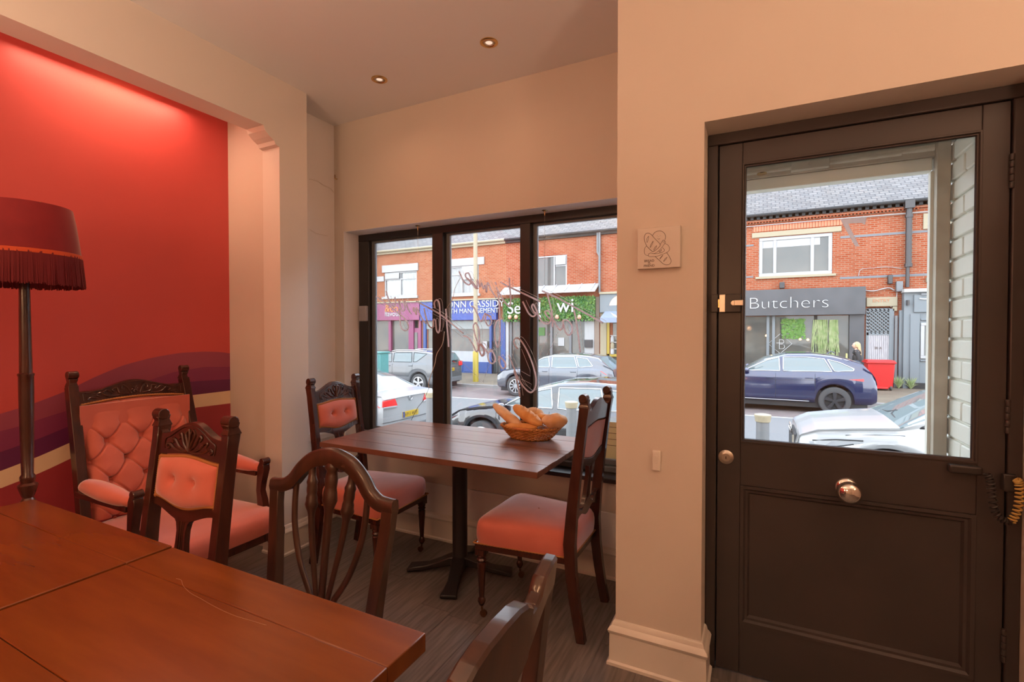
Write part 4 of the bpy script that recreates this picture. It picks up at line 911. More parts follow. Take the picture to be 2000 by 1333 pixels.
def building(label, x0, x1, m, holes, gut='cream', ztop=GUT, roofz=.9, name='terraced_building'):
    t = thing(name, label, 'building', (0, YX, 0))
    wallY('brick_wall', x0, x1, -1.2, ztop, 0, .35, holes, m, kind=None, parent=t)
    # roof
    mb = MB(); D = 5.2; H = D*.72
    o = MB().add([(x0, 0, -.02), (x1, 0, -.02), (x1, sqrt(D*D+H*H), -.02), (x0, sqrt(D*D+H*H), -.02), (x0, 0, .03), (x1, 0, .03), (x1, sqrt(D*D+H*H), .03), (x0, sqrt(D*D+H*H), .03)], [(0, 3, 2, 1), (4, 5, 6, 7), (0, 1, 5, 4), (1, 2, 6, 5), (2, 3, 7, 6), (3, 0, 4, 7)]).build('roof', 'slate', t)
    o.location = (0, -.22, ztop-.02); o.rotation_euler = (math.atan(.72), 0, 0)
    g = {'cream': 'stone', 'black': 'under'}[gut]
    MB().tube([(x0, -.22, ztop-.03), (x1, -.22, ztop-.03)], .065, 8).box(x0, x1, -.14, 0, ztop-.20, ztop-.05).build('gutter', g, t, smooth=True)
    MB().box(x0+.02, x1-.02, .35, .4, -1.2, ztop).build('back_lining', 'room', t)
    return t
def upvc(t, x0, x1, z0, z1, vs=(), hs=(), m='uwhite', fr=.075, curtain=False, y=.05, pane='wglass', openers=()):
    f = MB().box(x0, x1, y-.03, y+.06, z0, z0+fr).box(x0, x1, y-.03, y+.06, z1-fr, z1).box(x0, x0+fr, y-.03, y+.06, z0+fr, z1-fr).box(x1-fr, x1, y-.03, y+.06, z0+fr, z1-fr)
    for v in vs: f.box(v-fr*.45, v+fr*.45, y-.028, y+.058, z0+fr, z1-fr)
    for (a, b, z) in hs: f.box(a+fr, b-fr*.45, y-.026, y+.056, z-fr*.45, z+fr*.45)
    f = f.build('window', m, t, bev=.008, seg=1)
    MB().box(x0+.02, x1-.02, y+.02, y+.03, z0+.02, z1-.02).build('pane', pane if not curtain else 'glass', f)
    if curtain:
        mb = MB(); n = 60; w_ = x1-x0-.04
        mb.grid(lambda u, v: (x0+.02+w_*u, y+.12+.03*sin(u*w_*28), z0+(z1-z0)*v), n, 1).build('net_curtain', 'curtain', f)
    for (a, b, c_, d) in openers:
        MB().box(a, b, y-.10, y-.06, c_, d).build('open_sash', m, f, bev=.008, seg=1)
    return f
def hole(u0, u1, vt, vb, um=None):
    um = um or (u0+u1)/2; return (FX(u0, vt), FX(u1, vt), FZ(um, vb), FZ(um, vt))
# ---- maroon shop (left)
xA0, xA1, xB1, xC1, xD1 = -30.0, FX(824), FX(989), FX(1172), -2.25
hA = hole(751, 814, 531, 579); hA2 = (hA[0]-1.9, hA[0]+0, hA[2], hA[3])
sgz0, sgz1 = FZ(790, 626), FZ(790, 592)
gA = -.98
hS = (xA0+8, xA1-.25, gA+.9, sgz0)
bA = building('pale brick terrace over a maroon shopfront opposite, leftmost', xA0, xA1, 'brick2', [hA, (hS[0], hS[1], -1.19, sgz0-.02)])
MB().box(hA[0]-.15, hA[1]+.12, -.06, .1, hA[3], hA[3]+.42).box(hA[0]-.15, hA[1]+.1, -.10, .1, hA[2]-.14, hA[2]).build('lintel', 'uwhite', bA, bev=.01)
MB().box(hA[0]-2.4, hA[0]-.02, -.05, .02, FZ(735, 551), FZ(735, 541)).build('white_band', 'uwhite', bA)
mx = (hA[0]+hA[1])/2; zt_ = hA[3]-.42
upvc(bA, *hA, vs=[mx], hs=[(hA[0], hA[1], zt_)], curtain=True, openers=[(hA[0]+.06, mx-.05, zt_+.03, hA[3]-.06)])
M['maroonp'] = mat('maroon_shop_paint', (.235, .04, .115), .45); M['bluep'] = mat('blue_shop_paint', (.026, .06, .27), .45); M['blued'] = mat('blue_stall_riser', (.022, .062, .22), .5)
MB().box(xA0+6, xA1-.02, -.22, -.02, sgz0, sgz1).build('shop_sign_board', 'maroonp', bA, bev=.01)
MB().box(xA0+6, xA1-.02, -.30, -.02, sgz1, sgz1+.07).build('sign_cornice', 'stone', bA)
text('lettering', '&co', .62, (FX(757), -.235, FZ(757, 610)), mat('orange_letters', (.6, .22, .04), .6), bA, ext=.01, sx=1)
text('lettering', 'flavour', .42, (FX(757), -.235, FZ(757, 618.5)), 'wtext', bA, ext=.01)
# shopfront: posts, glass, door, reflections come from the real street
fA = [FX(u) for u in (735, 761, 765.5, 800, 806, 826)]
for a, b in ((fA[1], fA[2]), (fA[3], fA[3]+.35), (FX(820), xA1-.0)): MB().box(a, b, -.10, .05, -1.1, sgz0).build('shop_post', 'maroonp', bA)
MB().box(FX(806), FX(819), -.02, .05, -1.0, sgz0-.45).build('shop_door', 'maroonp', bA, bev=.01)
MB().box(FX(809), FX(816), -.04, -.02, -.2, sgz0-.7).build('door_pane', 'shopglass', bA)
MB().box(xA0+8, FX(800), .06, .08, gA+.6, sgz0-.02).build('shop_window', 'shopglass', bA)
MB().box(xA0+8, FX(800), .0, .1, -1.2, gA+.62).build('stall_riser', 'maroonp', bA)
# ---- blue shop
hB = hole(866, 935, 520, 575)
bz0, bz1 = FZ(905, 626), FZ(905, 588)
hBs = (FX(838), FX(960), gA+.95, bz0-.02)
bB = building('pale brick terrace over a blue and white lettered shopfront opposite', xA1, xB1, 'brick2', [hB, (FX(836), xB1-.35, -1.19, bz0-.02)])
MB().box(hB[0]-.1, hB[1]+.35, -.06, .1, hB[3], hB[3]+.40).box(hB[0]-.12, hB[1]+.1, -.1, .1, hB[2]-.13, hB[2]).build('lintel', 'uwhite', bB, bev=.01)
mx = FX(902); upvc(bB, *hB, vs=[mx], hs=[(hB[0], mx, hB[3]-.45)], curtain=True, openers=[(mx+.06, hB[1]-.05, hB[3]-.75, hB[3]-.02)])
MB().box(xA1+.05, xB1-.02-FX(989)+FX(974), -.24, -.02, bz0, bz1).build('shop_sign_board', 'bluep', bB, bev=.01)
MB().box(xA1+.05, xB1-.1, -.32, -.02, bz1, bz1+.08).build('sign_cornice', 'stone', bB)
text('lettering', 'CONN CASSIDY', .50, (FX(866), -.26, FZ(866, 602.5)), 'wtext', bB, ext=.01, sx=1.08)
text('lettering', 'WEALTH MANAGEMENT', .36, (FX(856.5), -.26, FZ(866, 613.5)), 'wtext', bB, ext=.01, sx=.98)
for a, b in ((FX(829), FX(834)), (FX(958), FX(962)), (FX(980), xB1)): MB().box(a, b, -.12, .05, -1.1, bz0).build('shop_post', 'blued', bB)
MB().box(FX(834), FX(958), -.06, .05, -1.1, FZ(895, 706)).build('stall_riser', 'blued', bB)
for q in range(5):
    a = FX(836+q*24); b = FX(836+q*24+21); MB().box(a, b, -.08, -.055, -.75, -.2).build('riser_panel', 'blued', bB, bev=.02)
MB().box(FX(834), FX(958), .02, .04, FZ(895, 706), bz0-.02).build('shop_window', 'shopglass', bB)
MB().box(FX(834), FX(958), .0, .02, FZ(895, 706), FZ(895, 686)).build('frosted_strip', 'curtain', bB)
MB().box(FX(834), FX(958), -.05, .02, FZ(895, 643), bz0-.02).build('blind', mat('grey_blind', (.26, .28, .27), .6), bB)
MB().box(FX(870), FX(925), .045, .05, FZ(895, 685), FZ(895, 683)).build('window_writing', 'wtext', bB)
MB().box(FX(961), FX(980), .10, .12, -1.1, bz0).build('entrance_recess', 'room', bB)
for q in range(9): MB().box(FX(962)+q*.16, FX(962)+q*.16+.03, -.05, -.02, -.85, .9).build('gate_bar', 'iron', bB)
MB().box(FX(961), FX(980), -.05, -.02, .85, .9).box(FX(961), FX(980), -.05, -.02, -.75, -.7).build('gate_rail', 'iron', bB)
sgn = MB().box(FX(946), FX(954), -.16, -.125, FZ(950, 681), FZ(950, 667)).build('notice', 'uwhite', bB)
# ---- leafy shop
hC = hole(1038, 1107, 500, 564, 1040); hC = (FX(1038), FX(1107), FZ(1070, 562), FZ(1070, 500))
cz0, cz1 = FZ(1080, 624), FZ(1080, 583)
bC = building('orange brick terrace over a shopfront hung with green leaves opposite', xB1, xC1, 'brick', [hC, (xB1+.3, xC1-.45, -1.19, cz0-.02)], gut='black')
mx = FX(1082); upvc(bC, *hC, vs=[mx], hs=[(mx, hC[1], hC[3]-.52)], openers=[(mx+.08, hC[1]-.05, hC[3]-.48, hC[3]-.05)])
MB().box(hC[0]-.1, hC[1]+.08, -.06, .05, hC[2]-.10, hC[2]).build('window_ledge', 'uwhite', bC)
MB().tube([(FX(1168), -.12, GUT-.1), (FX(1168), -.12, GUT-1.0), (FX(1172), -.12, GUT-1.2)], .05, 8).tube([(FX(1172), -.12, GUT), (FX(1172), -.12, FZ(1172, 572))], .055, 8).build('downpipe', 'trimplastic', bC, smooth=True)
# lead canopy
zc = FZ(1100, 567); mb = MB(); X0, X1 = xB1-.1, FX(1170)
mb.add([(X0, 0, zc+.25), (X1, 0, zc+.25), (X1, -.65, zc-.12), (X0, -.65, zc-.12), (X0, 0, zc+.20), (X1, 0, zc+.20), (X1, -.65, zc-.18), (X0, -.65, zc-.18)], [(0, 1, 2, 3), (4, 7, 6, 5), (3, 2, 6, 7), (0, 3, 7, 4), (1, 5, 6, 2)])
M['lead'] = mat('weathered_lead', (.52, .52, .52), .5, col2=(.38, .37, .36), scale=2)
cn = mb.build('canopy', 'lead', bC)
for q in range(8): x = X0+.3+q*(X1-X0-.5)/7; MB().rectsweep([(x, 0, zc+.27), (x, -.65, zc-.10)], .03, .02).build('canopy_rib', 'lead', cn)
M['leaf'] = mat('artificial_leaves', (.055, .16, .015), .6, col2=(.12, .26, .035), scale=9); M['leaf2'] = mat('dark_leaves', (.045, .15, .03), .6)
lx0, lx1 = xB1+.02, FX(1164)
MB().box(lx0, lx1, -.30, -.02, cz0, cz1).build('sign_backing', 'leaf2', bC)
lf = MB(); rnd = random.Random(3)
for k in range(2600):
    x = rnd.uniform(lx0-.03, lx1+.03); z = rnd.uniform(cz0-.10, cz1+.03); y = -.30-rnd.random()*.12; s = rnd.uniform(.04, .085)
    d = Vector((rnd.gauss(0, 1), rnd.gauss(0, .4), rnd.gauss(0, 1))).normalized(); e = d.cross(Vector((rnd.gauss(0, .5), 1, rnd.gauss(0, .5)))).normalized()
    p = Vector((x, y, z)); lf.add([p-d*s, p+e*s*.45, p+d*s, p-e*s*.45], [(0, 1, 2, 3)], m=rnd.choice([0, 0, 1]))
lf.build('leaf_covering', ['leaf', 'leaf2'], bC, kind='stuff')
for (s_, u) in (('SEOUL', 998), ('WI', 1094)): text('lettering', s_ if s_ != 'SEOUL' else 'Seoul', .85, (FX(u), -.45, FZ(u, 614)), 'wtext', bC, ext=.02, sx=1.0) if s_ == 'SEOUL' else text('lettering', 'wi', .95, (FX(u), -.45, FZ(u, 611)), 'wtext', bC, ext=.02)
for u in (1003, 1015, 1094, 1137, 1060): MB().lathe([(.0005, -.12), (.08, -.08), (.10, 0), (.07, .08), (.0005, .12)], (FX(u), -.42, FZ(u, 620)), 10).build('paper_flower', 'curtain' if u == 1060 else mat('peach_flower', (.78, .38, .26), .7), bC, smooth='all')
MB().box(xB1+.02, FX(995), -.10, .05, -1.1, cz0).build('white_pillar', 'uwhite', bC)
MB().box(FX(994), FX(1143), .04, .06, -.7, cz0-.02).build('shop_window', 'shopglass', bC)
MB().box(FX(994), FX(1143), -.02, .08, -1.1, -.65).build('stall_riser', 'trimplastic', bC)
for u in (996, 1075, 1112): MB().box(FX(u), FX(u)+.12, -.04, .06, -1, cz0).build('shop_post', 'trimplastic', bC)
MB().box(FX(1142), FX(1161), -.02, .06, -1.1, cz0).build('white_panel', 'uwhite', bC); MB().box(FX(1143), FX(1158), -.12, -.02, FZ(1150, 679), FZ(1150, 664)).build('letter_box', 'iron', bC)
MB().box(FX(1162), FX(1171), -.05, .06, -1.1, cz1).build('timber_post', mat('weathered_timber', (.24, .18, .14), .7), bC)
for k, (u, v) in enumerate([(1025, 645), (1040, 655), (1052, 640), (1090, 660)]):
    MB().box(FX(u), FX(u+12), -.0, .03, FZ(u, v+16), FZ(u, v)).build('window_poster', ['uwhite', 'stone', 'leaf2', 'uwhite'][k], bC)
# ---- grey shop with awning
dz0, dz1 = FZ(1200, 611), FZ(1200, 579)
bD = building('orange brick terrace over a grey fronted shop with a blue awning opposite', xC1, xD1, 'brick', [(xC1+.6, xD1-.5, -1.19, dz0-.02)], gut='black')
M['greyp'] = mat('grey_shop_paint', (.155, .178, .19), .5); M['yellowp'] = mat('yellow_door_paint', (.38, .26, .02), .5)
MB().box(xC1+.03, xD1-.05, -.2, -.02, dz0, dz1+.1).build('shop_sign_board', 'greyp', bD, bev=.02)
MB().box(xC1+.03, xD1-.05, -.28, -.02, dz1+.1, dz1+.2).build('sign_cornice', 'stone', bD)
ax0 = FX(1184); mb = MB(); za, zb2 = FZ(1200, 607), FZ(1200, 622)
mb.add([(ax0, -.1, za), (xD1-.5, -.1, za), (xD1-.5, -1.0, zb2), (ax0, -1.0, zb2), (ax0, -.1, za-.03), (xD1-.5, -.1, za-.03), (xD1-.5, -1.0, zb2-.03), (ax0, -1.0, zb2-.03)], [(0, 1, 2, 3), (4, 7, 6, 5), (3, 2, 6, 7), (0, 3, 7, 4), (1, 5, 6, 2)])
mb.box(ax0, xD1-.5, -1.01, -.99, zb2-.22, zb2); mb.build('awning', mat('slate_blue_canvas', (.22, .26, .34), .7), bD)
MB().box(xC1+.02, FX(1185), -.04, .06, -1.1, dz0).build('stone_pier', 'stone', bD)
a = FX(1186); MB().box(a, a+.12, -.05, .06, -1, dz0-.1).box(a, a+2.2, -.05, .06, dz0-.2, dz0-.08).box(a+2.1, a+2.22, -.05, .06, -1, dz0-.1).box(a, a+2.2, -.05, .06, FZ(1200, 697), FZ(1200, 692)).build('display_frame', 'yellowp', bD)
MB().box(a+.1, a+2.1, .02, .04, -1, dz0-.1).build('shop_window', 'shopglass', bD)
for v in (656, 669, 682): MB().box(a+.15, a+2.0, -.03, .02, FZ(1200, v)-.02, FZ(1200, v)+.02).build('display_shelf', 'uwhite', bD)
for k in range(9):
    z_ = FZ(1200, (669, 682, 693)[k % 3])+.02; x = a+.25+(k//3)*.5; MB().lathe([(.09, 0), (.09, .2), (.05, .26), (.05, .30)], (x, -.01, z_), 10).build('display_jar', ['uwhite', 'stone', 'uwhite'][k % 3], bD, smooth=True)
text('lettering', 'Coffee', .42, (a+.95, -.06, FZ(1200, 640)), 'wtext', bD, ext=.01)
MB().box(a+2.3, xD1-.6, .02, .04, -.7, dz0-.1).build('shop_window', 'shopglass', bD); MB().box(a+2.3, xD1-.5, -.02, .06, -1.1, -.68).build('stall_riser', 'greyp', bD)
# ---- butchers
xE1 = FX(1692); hE = (FX(1481), FX(1624), FZ(1552, 538), FZ(1552, 460)); ez0, ez1 = FZ(1570, 616.5), FZ(1570, 565)
hE2 = (FX(1466)-4.6, FX(1466)-2.2, hE[2], hE[3])
xF0 = FX(1755); xG1 = 16.0
hG = (FX(1817), FX(1817)+2.2, FZ(1820, 542), FZ(1820, 447))
bE = building('long orange brick terrace over the black butchers shopfront and grey shop opposite', xD1, xG1, 'brick', [hE, (xD1+.3, xE1-.1, -1.19, ez0-.02), (xE1+.02, FX(1741), -1.19, FZ(1715, 601)), hG], gut='black')
# dentil cornice of bricks
zc0 = GUT-.28
MB().box(xD1, xG1, -.10, 0, zc0, zc0+.07).box(xD1, xG1, -.16, 0, zc0+.21, zc0+.27).build('brick_cornice', 'brick', bE)
for k in range(46):
    x = FX(1457)-2.0+k*.225
    if x > 8.2: break
    MB().box(0, .11, 0, .14, 0, .13).build('dentil_brick', 'bluebrick' if k % 2 else 'brick', bE, loc=(x, -.14, zc0+.075))
for k in range(60):
    x = FX(1457)-1.0+k*.11
    if x > 6.5: break
    MB().box(0, .055, 0, .06, 0, .05).build('small_dentil', 'brick', bE, loc=(x, -.11, zc0-.055))
for v in (472, 536): MB().box(FX(1457)-2, hE[0]-.2, -.012, 0, FZ(1560, v+1)-.03, FZ(1560, v+1)+.03).box(hE[1]+.25, xG1, -.012, 0, FZ(1700, (460, 541)[v > 500]-0)-.04, FZ(1700, (460, 541)[v > 500])+.04).build('blue_brick_band', 'bluebrick', bE)
MB().box(FX(1467), FX(1641), -.04, .1, FZ(1555, 459), FZ(1555, 449)).build('stone_lintel', 'stone', bE, bev=.01)
for k in range(40):
    x = FX(1470)+k*.098
    if x > FX(1638): break
    MB().box(0, .082, 0, .03, 0, .22).build('soldier_brick', mat('soldier_brick', (.66, .19, .10), .8) if k == 0 else bpy.data.materials['soldier_brick'], bE, loc=(x, -.03, FZ(1555, 447)))
MB().box(hE[0]-.12, hE[1]+.12, -.08, .1, hE[2]-.09, hE[2]).build('window_ledge', 'stone', bE)
upvc(bE, *hE, vs=[FX(1512), FX(1585)], fr=.13)
MB().box(hE[0]+.1, FX(1600), .06, .065, hE[3]-.42, hE[3]-.1).build('white_blind', 'uwhite', bE)
upvc(bE, *hG, vs=[(hG[0]+hG[1])/2]); MB().box(hG[0]-.25, hG[1]+.2, -.05, .1, hG[3], hG[3]+.55).box(hG[0]-.15, hG[1]+.2, -.12, .1, hG[2]-.16, hG[2]).build('stone_lintel', 'stone', bE)
xp = FX(1770); MB().tube([(xp, -.16, GUT), (xp, -.16, FZ(1770, 523))], .095, 10).lathe([(.12, 0), (.12, .12)], (xp, -.16, FZ(1770, 523)), 10).lathe([(.12, 0), (.12, .1)], (xp, -.16, FZ(1774, 427)), 10).box(xp-.14, xp+.14, -.3, -.03, GUT-.3, GUT-.02).tube([(xp-.02, -.16, FZ(1770, 523)), (xp-.02, -.16, FZ(1770, 562))], .06, 8).build('downpipe', 'iron', bE, smooth=True)
MB().tube([(FX(1400), -.05, FZ(1457, 444)), (FX(1600), -.08, FZ(1600, 431.5)), (FX(1900), -.05, FZ(1822, 414))], .018, 6).build('wall_cable_line', 'uwhite', bE, smooth=True)
# black shopfront
M['blackp'] = mat('black_shop_paint', (.042, .045, .05), .45, col2=(.058, .06, .066), scale=2)
MB().box(xD1+.1, FX(1687), -.32, -.02, ez0, ez1).build('shop_sign_board', 'blackp', bE, bev=.01)
tx = text('lettering', 'Butchers', .66, (FX(1460.5), -.345, FZ(1463, 604.5)), 'wtext', bE, ext=.01, sx=1.18, bev=-.016)
MB().box(FX(1658), FX(1687), -.12, .05, -1.1, ez0).build('shop_post', 'blackp', bE)
for u in (1497, 1508, 1590): MB().box(FX(u), FX(u)+.10, -.05, .05, -1, ez0).build('shop_post', 'under' if u > 1550 else 'greyp', bE)
MB().box(xD1+.3, FX(1658), .02, .04, -.6, ez0-.02).build('shop_window', 'shopglass', bE); MB().box(xD1+.1, FX(1658), -.05, .05, -1.1, -.58).build('stall_riser', 'blackp', bE)
dm = [(1500.5+0, 673), (1524, 652), (1548, 673), (1524, 696)]
dm = [(1500.5, 672), (1524, 652.5), (1547, 672), (1524, 691)]
MB().tube([(FX(u), .005, FZ(u, v)) for u, v in dm], .016, 4, closed=True).build('logo_diamond', 'wtext', bE)
text('lettering', 'B', .62, (FX(1519), .0, FZ(1519, 683)), 'wtext', bE, ext=.005, sx=.8, bev=-.02); MB().box(FX(1516.5), FX(1531), 0, .01, FZ(1524, 671), FZ(1524, 670)).build('logo_bar', 'wtext', bE)
for (u, n_) in ((1596, 60), (1609, 40), (1628, 90)):
    hp = MB()
    for k in range(n_):
        x = FX(u)+rnd.uniform(-.13, .13); y = -.03+rnd.uniform(-.03, .02); L_ = rnd.uniform(.5, 1.6); z0_ = FZ(u, 625)
        hp.tube([(x, y, z0_), (x+rnd.uniform(-.04, .04), y, z0_-L_*.5), (x+rnd.uniform(-.08, .08), y, z0_-L_)], .012, 4)
    hp.build('hanging_plant', M.setdefault('trail', mat('trailing_plant', (.24, .33, .12), .7, col2=(.38, .42, .22), scale=6)), bE, kind='stuff')
for u, v in ((1497, 656), (1563, 663), (1578, 664), (1597, 667), (1624, 667)): MB().lathe([(.0005, -.05), (.04, -.03), (.05, 0), (.03, .04), (.0005, .05)], (FX(u), .01, FZ(u, v)), 10).build('shop_bulb', M.setdefault('bulb', mat('warm_bulb', (1, .62, .25), .5, emit=2.2)), bE, smooth='all')
gr = MB()
for k in range(500):
    x = rnd.uniform(FX(1526), FX(1572)); z = rnd.uniform(FZ(1550, 662), FZ(1550, 624)); s = rnd.uniform(.03, .08); d = Vector((rnd.gauss(0, 1), .2, rnd.gauss(0, 1))).normalized(); e = d.cross(Vector((0, 1, 0))); p = Vector((x, rnd.uniform(-.02, .012), z))
    gr.add([p-d*s, p+e*s*.5, p+d*s, p-e*s*.5], [(0, 1, 2, 3)])
gr.build('window_foliage', 'leaf', bE, kind='stuff')
MB().box(FX(1524), FX(1526), -.01, .02, FZ(1524, 662), FZ(1524, 622)).build('inner_frame', 'under', bE)
# sign lamps and small wall boxes
for u, v in ((1526, 559),): MB().box(FX(u-5), FX(u+5), -.35, -.1, FZ(u, v+6), FZ(u, v-6)).build('security_lamp', 'iron', bE, bev=.02)
for (u0, u1, v0, v1, m_) in ((1731, 1740, 538, 556, 'iron'), (1747, 1760, 551, 571, 'trimplastic')): MB().box(FX(u0), FX(u1), -.2, -.02, FZ(u0, v1), FZ(u0, v0)).build('wall_box', m_, bE, bev=.02)
MB().tube(cr_spline([(FX(u), -.06, FZ(u, v)) for u, v in ((1688, 568), (1705, 569), (1722, 565), (1735, 563), (1745, 568))], 6), .02, 5).tube(cr_spline([(FX(u), -.07, FZ(u, v)) for u, v in ((1750, 572), (1748, 590), (1738, 600))], 6), .015, 5).tube(cr_spline([(FX(u), -.05, FZ(u, v)) for u, v in ((1675, 540), (1680, 527), (1705, 524), (1730, 522), (1760, 525))], 6), .01, 5).build('wall_wiring', 'uwhite', bE, smooth='all')
# alley: lintel, lattice, boarded door
MB().box(xE1-.02, FX(1751), -.10, 0, FZ(1720, 599), FZ(1720, 581)).box(FX(1742), FX(1751), -.08, 0, FZ(1745, 608), FZ(1745, 599)).build('cream_fascia', 'stone', bE, bev=.01)
text('lettering', 'ENTRY', .17, (FX(1702), -.11, FZ(1702, 591)), mat('faded_letters', (.5, .2, .1), .6), bE, ext=.004)
gx = [xE1, FX(1737)]; lz0, lz1, lb = FZ(1715, 652), FZ(1715, 604), -.66
gt = thing('alley_gate', 'weathered grey boarded alley gate with lattice above, behind the red bin', 'gate', (0, YX-.06, 0))
MB().box(gx[0], gx[1], 0, .05, lz1-.06, lz1+.02).box(gx[0], gx[1], 0, .05, lz0-.06, lz0+.04).box(gx[0]-.02, gx[0]+.06, 0, .05, lb, lz1).box(gx[1]-.02, gx[1]+.12, -.02, .05, lb, lz1).build('gate_frame', 'greyp', gt)
la = MB(); w_, h_ = gx[1]-gx[0], lz1-lz0
for sgn_ in (-1, 1):
    n_ = 18
    for k in range(-n_, n_+1):
        c0 = k*.125; segs = []
        x_a, z_a = (gx[0]+c0, lz0) if sgn_ > 0 else (gx[0]+c0+h_, lz0); x_b, z_b = (gx[0]+c0+h_, lz1) if sgn_ > 0 else (gx[0]+c0, lz1)
        t0, t1 = 0, 1
        if abs(x_b-x_a) > 1e-6:
            for lim in (gx[0], gx[1]):
                tt = (lim-x_a)/(x_b-x_a)
                lo = (x_a < lim) if lim == gx[0] else (x_a > lim); hi = (x_b < lim) if lim == gx[0] else (x_b > lim)
                if lo and hi: t0, t1 = 1, 0
                elif lo: t0 = max(t0, tt)
                elif hi: t1 = min(t1, tt)
        if t1-t0 > .02:
            pa = Vector((x_a+(x_b-x_a)*t0, .012*sgn_+.02, z_a+(z_b-z_a)*t0)); pb_ = Vector((x_a+(x_b-x_a)*t1, .012*sgn_+.02, z_a+(z_b-z_a)*t1)); la.rectsweep([pa, pb_], .008, .018, side=Vector((0, 1, 0)))
la.build('lattice', 'greyp', gt, kind='stuff')
M['oldwood'] = mat('weathered_boards', (.44, .42, .43), .7, col2=(.34, .32, .33), scale=5, stretch=(6, 1, 1))
nb = 11
for k in range(nb): a = gx[0]+.05+(w_-.06)*k/nb; MB().box(a+.004, a+(w_-.06)/nb-.004, .01, .035, lb, lz0-.05).build('gate_board', 'oldwood', gt)
text('lettering', '30 A', .12, (FX(1707), 0, FZ(1707, 682)), 'ink', gt, ext=.003)
for (u, v0, v1, r, n_) in ((1748.5, 617, 756, .05, 'downpipe'), (1758, 607, 755, .075, 'downpipe')): MB().tube([(FX(u), -.14, FZ(u, v0)), (FX(u), -.14, FZ(u, v1))], r, 10).build(n_, 'trimplastic' if u < 1750 else 'greyp', bE, smooth=True)
# grey pub front
pz = FZ(1800, 572)
MB().box(FX(1760), xG1-1, -.35, -.02, -.9, pz).build('grey_front', 'greyp', bE); MB().box(FX(1758), xG1-1, -.5, -.02, pz, pz+.12).build('front_cornice', mat('lead_flashing', (.42, .43, .42), .6), bE)
MB().box(FX(1778), xG1-1, -.42, -.34, FZ(1800, 611), FZ(1800, 577)).build('shop_sign_board', 'greyp', bE, bev=.01)
MB().box(FX(1791), FX(1822)+2, -.46, -.42, FZ(1800, 579), FZ(1800, 574.5)).build('sign_strip', 'trimplastic', bE)
text('lettering', 'C', .95, (FX(1805), -.44, FZ(1811, 601)), 'wtext', bE, ext=.01); MB().tube(cr_spline([(FX(u), -.44, FZ(u, v)) for u, v in ((1788, 585), (1800, 586), (1812, 582), (1822, 580))], 6), .025, 5).build('sign_swash', 'wtext', bE)
MB().box(FX(1772), FX(1790), -.40, -.34, -.9, FZ(1785, 614)).build('pilaster', 'greyp', bE, bev=.01)
MB().box(FX(1774)-.05, xG1-1.2, -.42, -.34, -1.1, FZ(1800, 747)).build('plinth', 'under', bE)
dgx = FX(1792); pwd = upvc(bE, dgx, dgx+1.7, FZ(1810, 700), FZ(1810, 631), vs=[], y=-.38, fr=.10)
MB().box(dgx, dgx+1.7, -.40, -.34, FZ(1810, 627), FZ(1810, 623)).box(dgx+.45, dgx+1.5, -.385, -.34, FZ(1810, 738), FZ(1810, 718)).box(dgx, dgx+1.7, -.40, -.34, FZ(1810, 706), FZ(1810, 703)).build('door_mouldings', 'greyp', bE, bev=.02)
MB().box(FX(1764), FX(1768), -.52, -.36, FZ(1766, 598), FZ(1766, 588)).build('flood_lamp', 'iron', bE)
# ------------------------------------------------------------------ wheelie bin, weeds, lamp post, cabinet, bollards
bn = thing('wheeled_bin', 'bright red wheeled bin on the far pavement by the alley gate', 'bin', (PY(1717, 755, 21.2).x, 21.2, -.655))
M['binred'] = mat('red_bin_plastic', (.55, .008, .007), .45)
bh = .33; MB().add([(-bh, -.30, .08), (bh, -.30, .08), (bh, .30, .08), (-bh, .30, .08), (-bh-.07, -.37, .94), (bh+.05, -.37, .94), (bh+.05, .37, .94), (-bh-.07, .37, .94)], [(0, 3, 2, 1), (4, 5, 6, 7), (0, 1, 5, 4), (1, 2, 6, 5), (2, 3, 7, 6), (3, 0, 4, 7)]).build('body', 'binred', bn, bev=.03)
MB().box(-bh-.12, bh+.08, -.41, .41, .93, .99).prism([(-.40, .99), (.40, .99), (.34, 1.04), (-.34, 1.04)], -bh-.08, bh+.05, 'x').build('lid', 'binred', bn, bev=.015)
MB().box(-.18, .18, -.42, -.28, .06, .12).build('foot_bar', 'binred', bn, bev=.01)
for a in (-.28, .28):
    for b in (-.26, .26): MB().lathe([(.03, -.03), (.085, -.025), (.085, .025), (.03, .03)], (a, b, .085), 16, 'x').build('wheel', 'tyre', bn, smooth=True)
for i, (u, v) in enumerate(((1755, 752), (1779, 757))):
    p = PY(u, v, 21.85); wd_ = MB()
    for k in range(60): a = rnd.uniform(0, 2*pi); q = Vector((cos(a)*rnd.uniform(.05, .22), sin(a)*.12, rnd.uniform(.12, .45))); wd_.tube([(0, 0, 0), q*.6+Vector((0, 0, .05)), q], [.008, .01, .002], 4)
    setp(wd_.build('weed_clump', 'trail', loc=(p.x, 21.85, gz(p.x)+.12), kind='stuff'), ['green weeds at the foot of the far drainpipe', 'yellowish weeds at the foot of the grey shopfront'][i], 'weeds')
lp = thing('lamp_post', 'cream street lamp post with a mustard painted base on the far pavement', 'lamp post', (PY(929, 745, 18.2).x, 18.2, gz(PY(929, 745, 18.2).x)+.12))
M['mustard'] = mat('mustard_post_paint', (.40, .30, .03), .5)
MB().lathe([(.125, 0), (.125, 1.27), (.105, 1.32)], (0, 0, 0), 20).build('base_section', 'mustard', lp, smooth=True, label='mustard yellow lower section')
MB().lathe([(.098, 1.3), (.085, 8.5)], (0, 0, 0), 20).build('shaft', 'stone', lp, smooth=True)
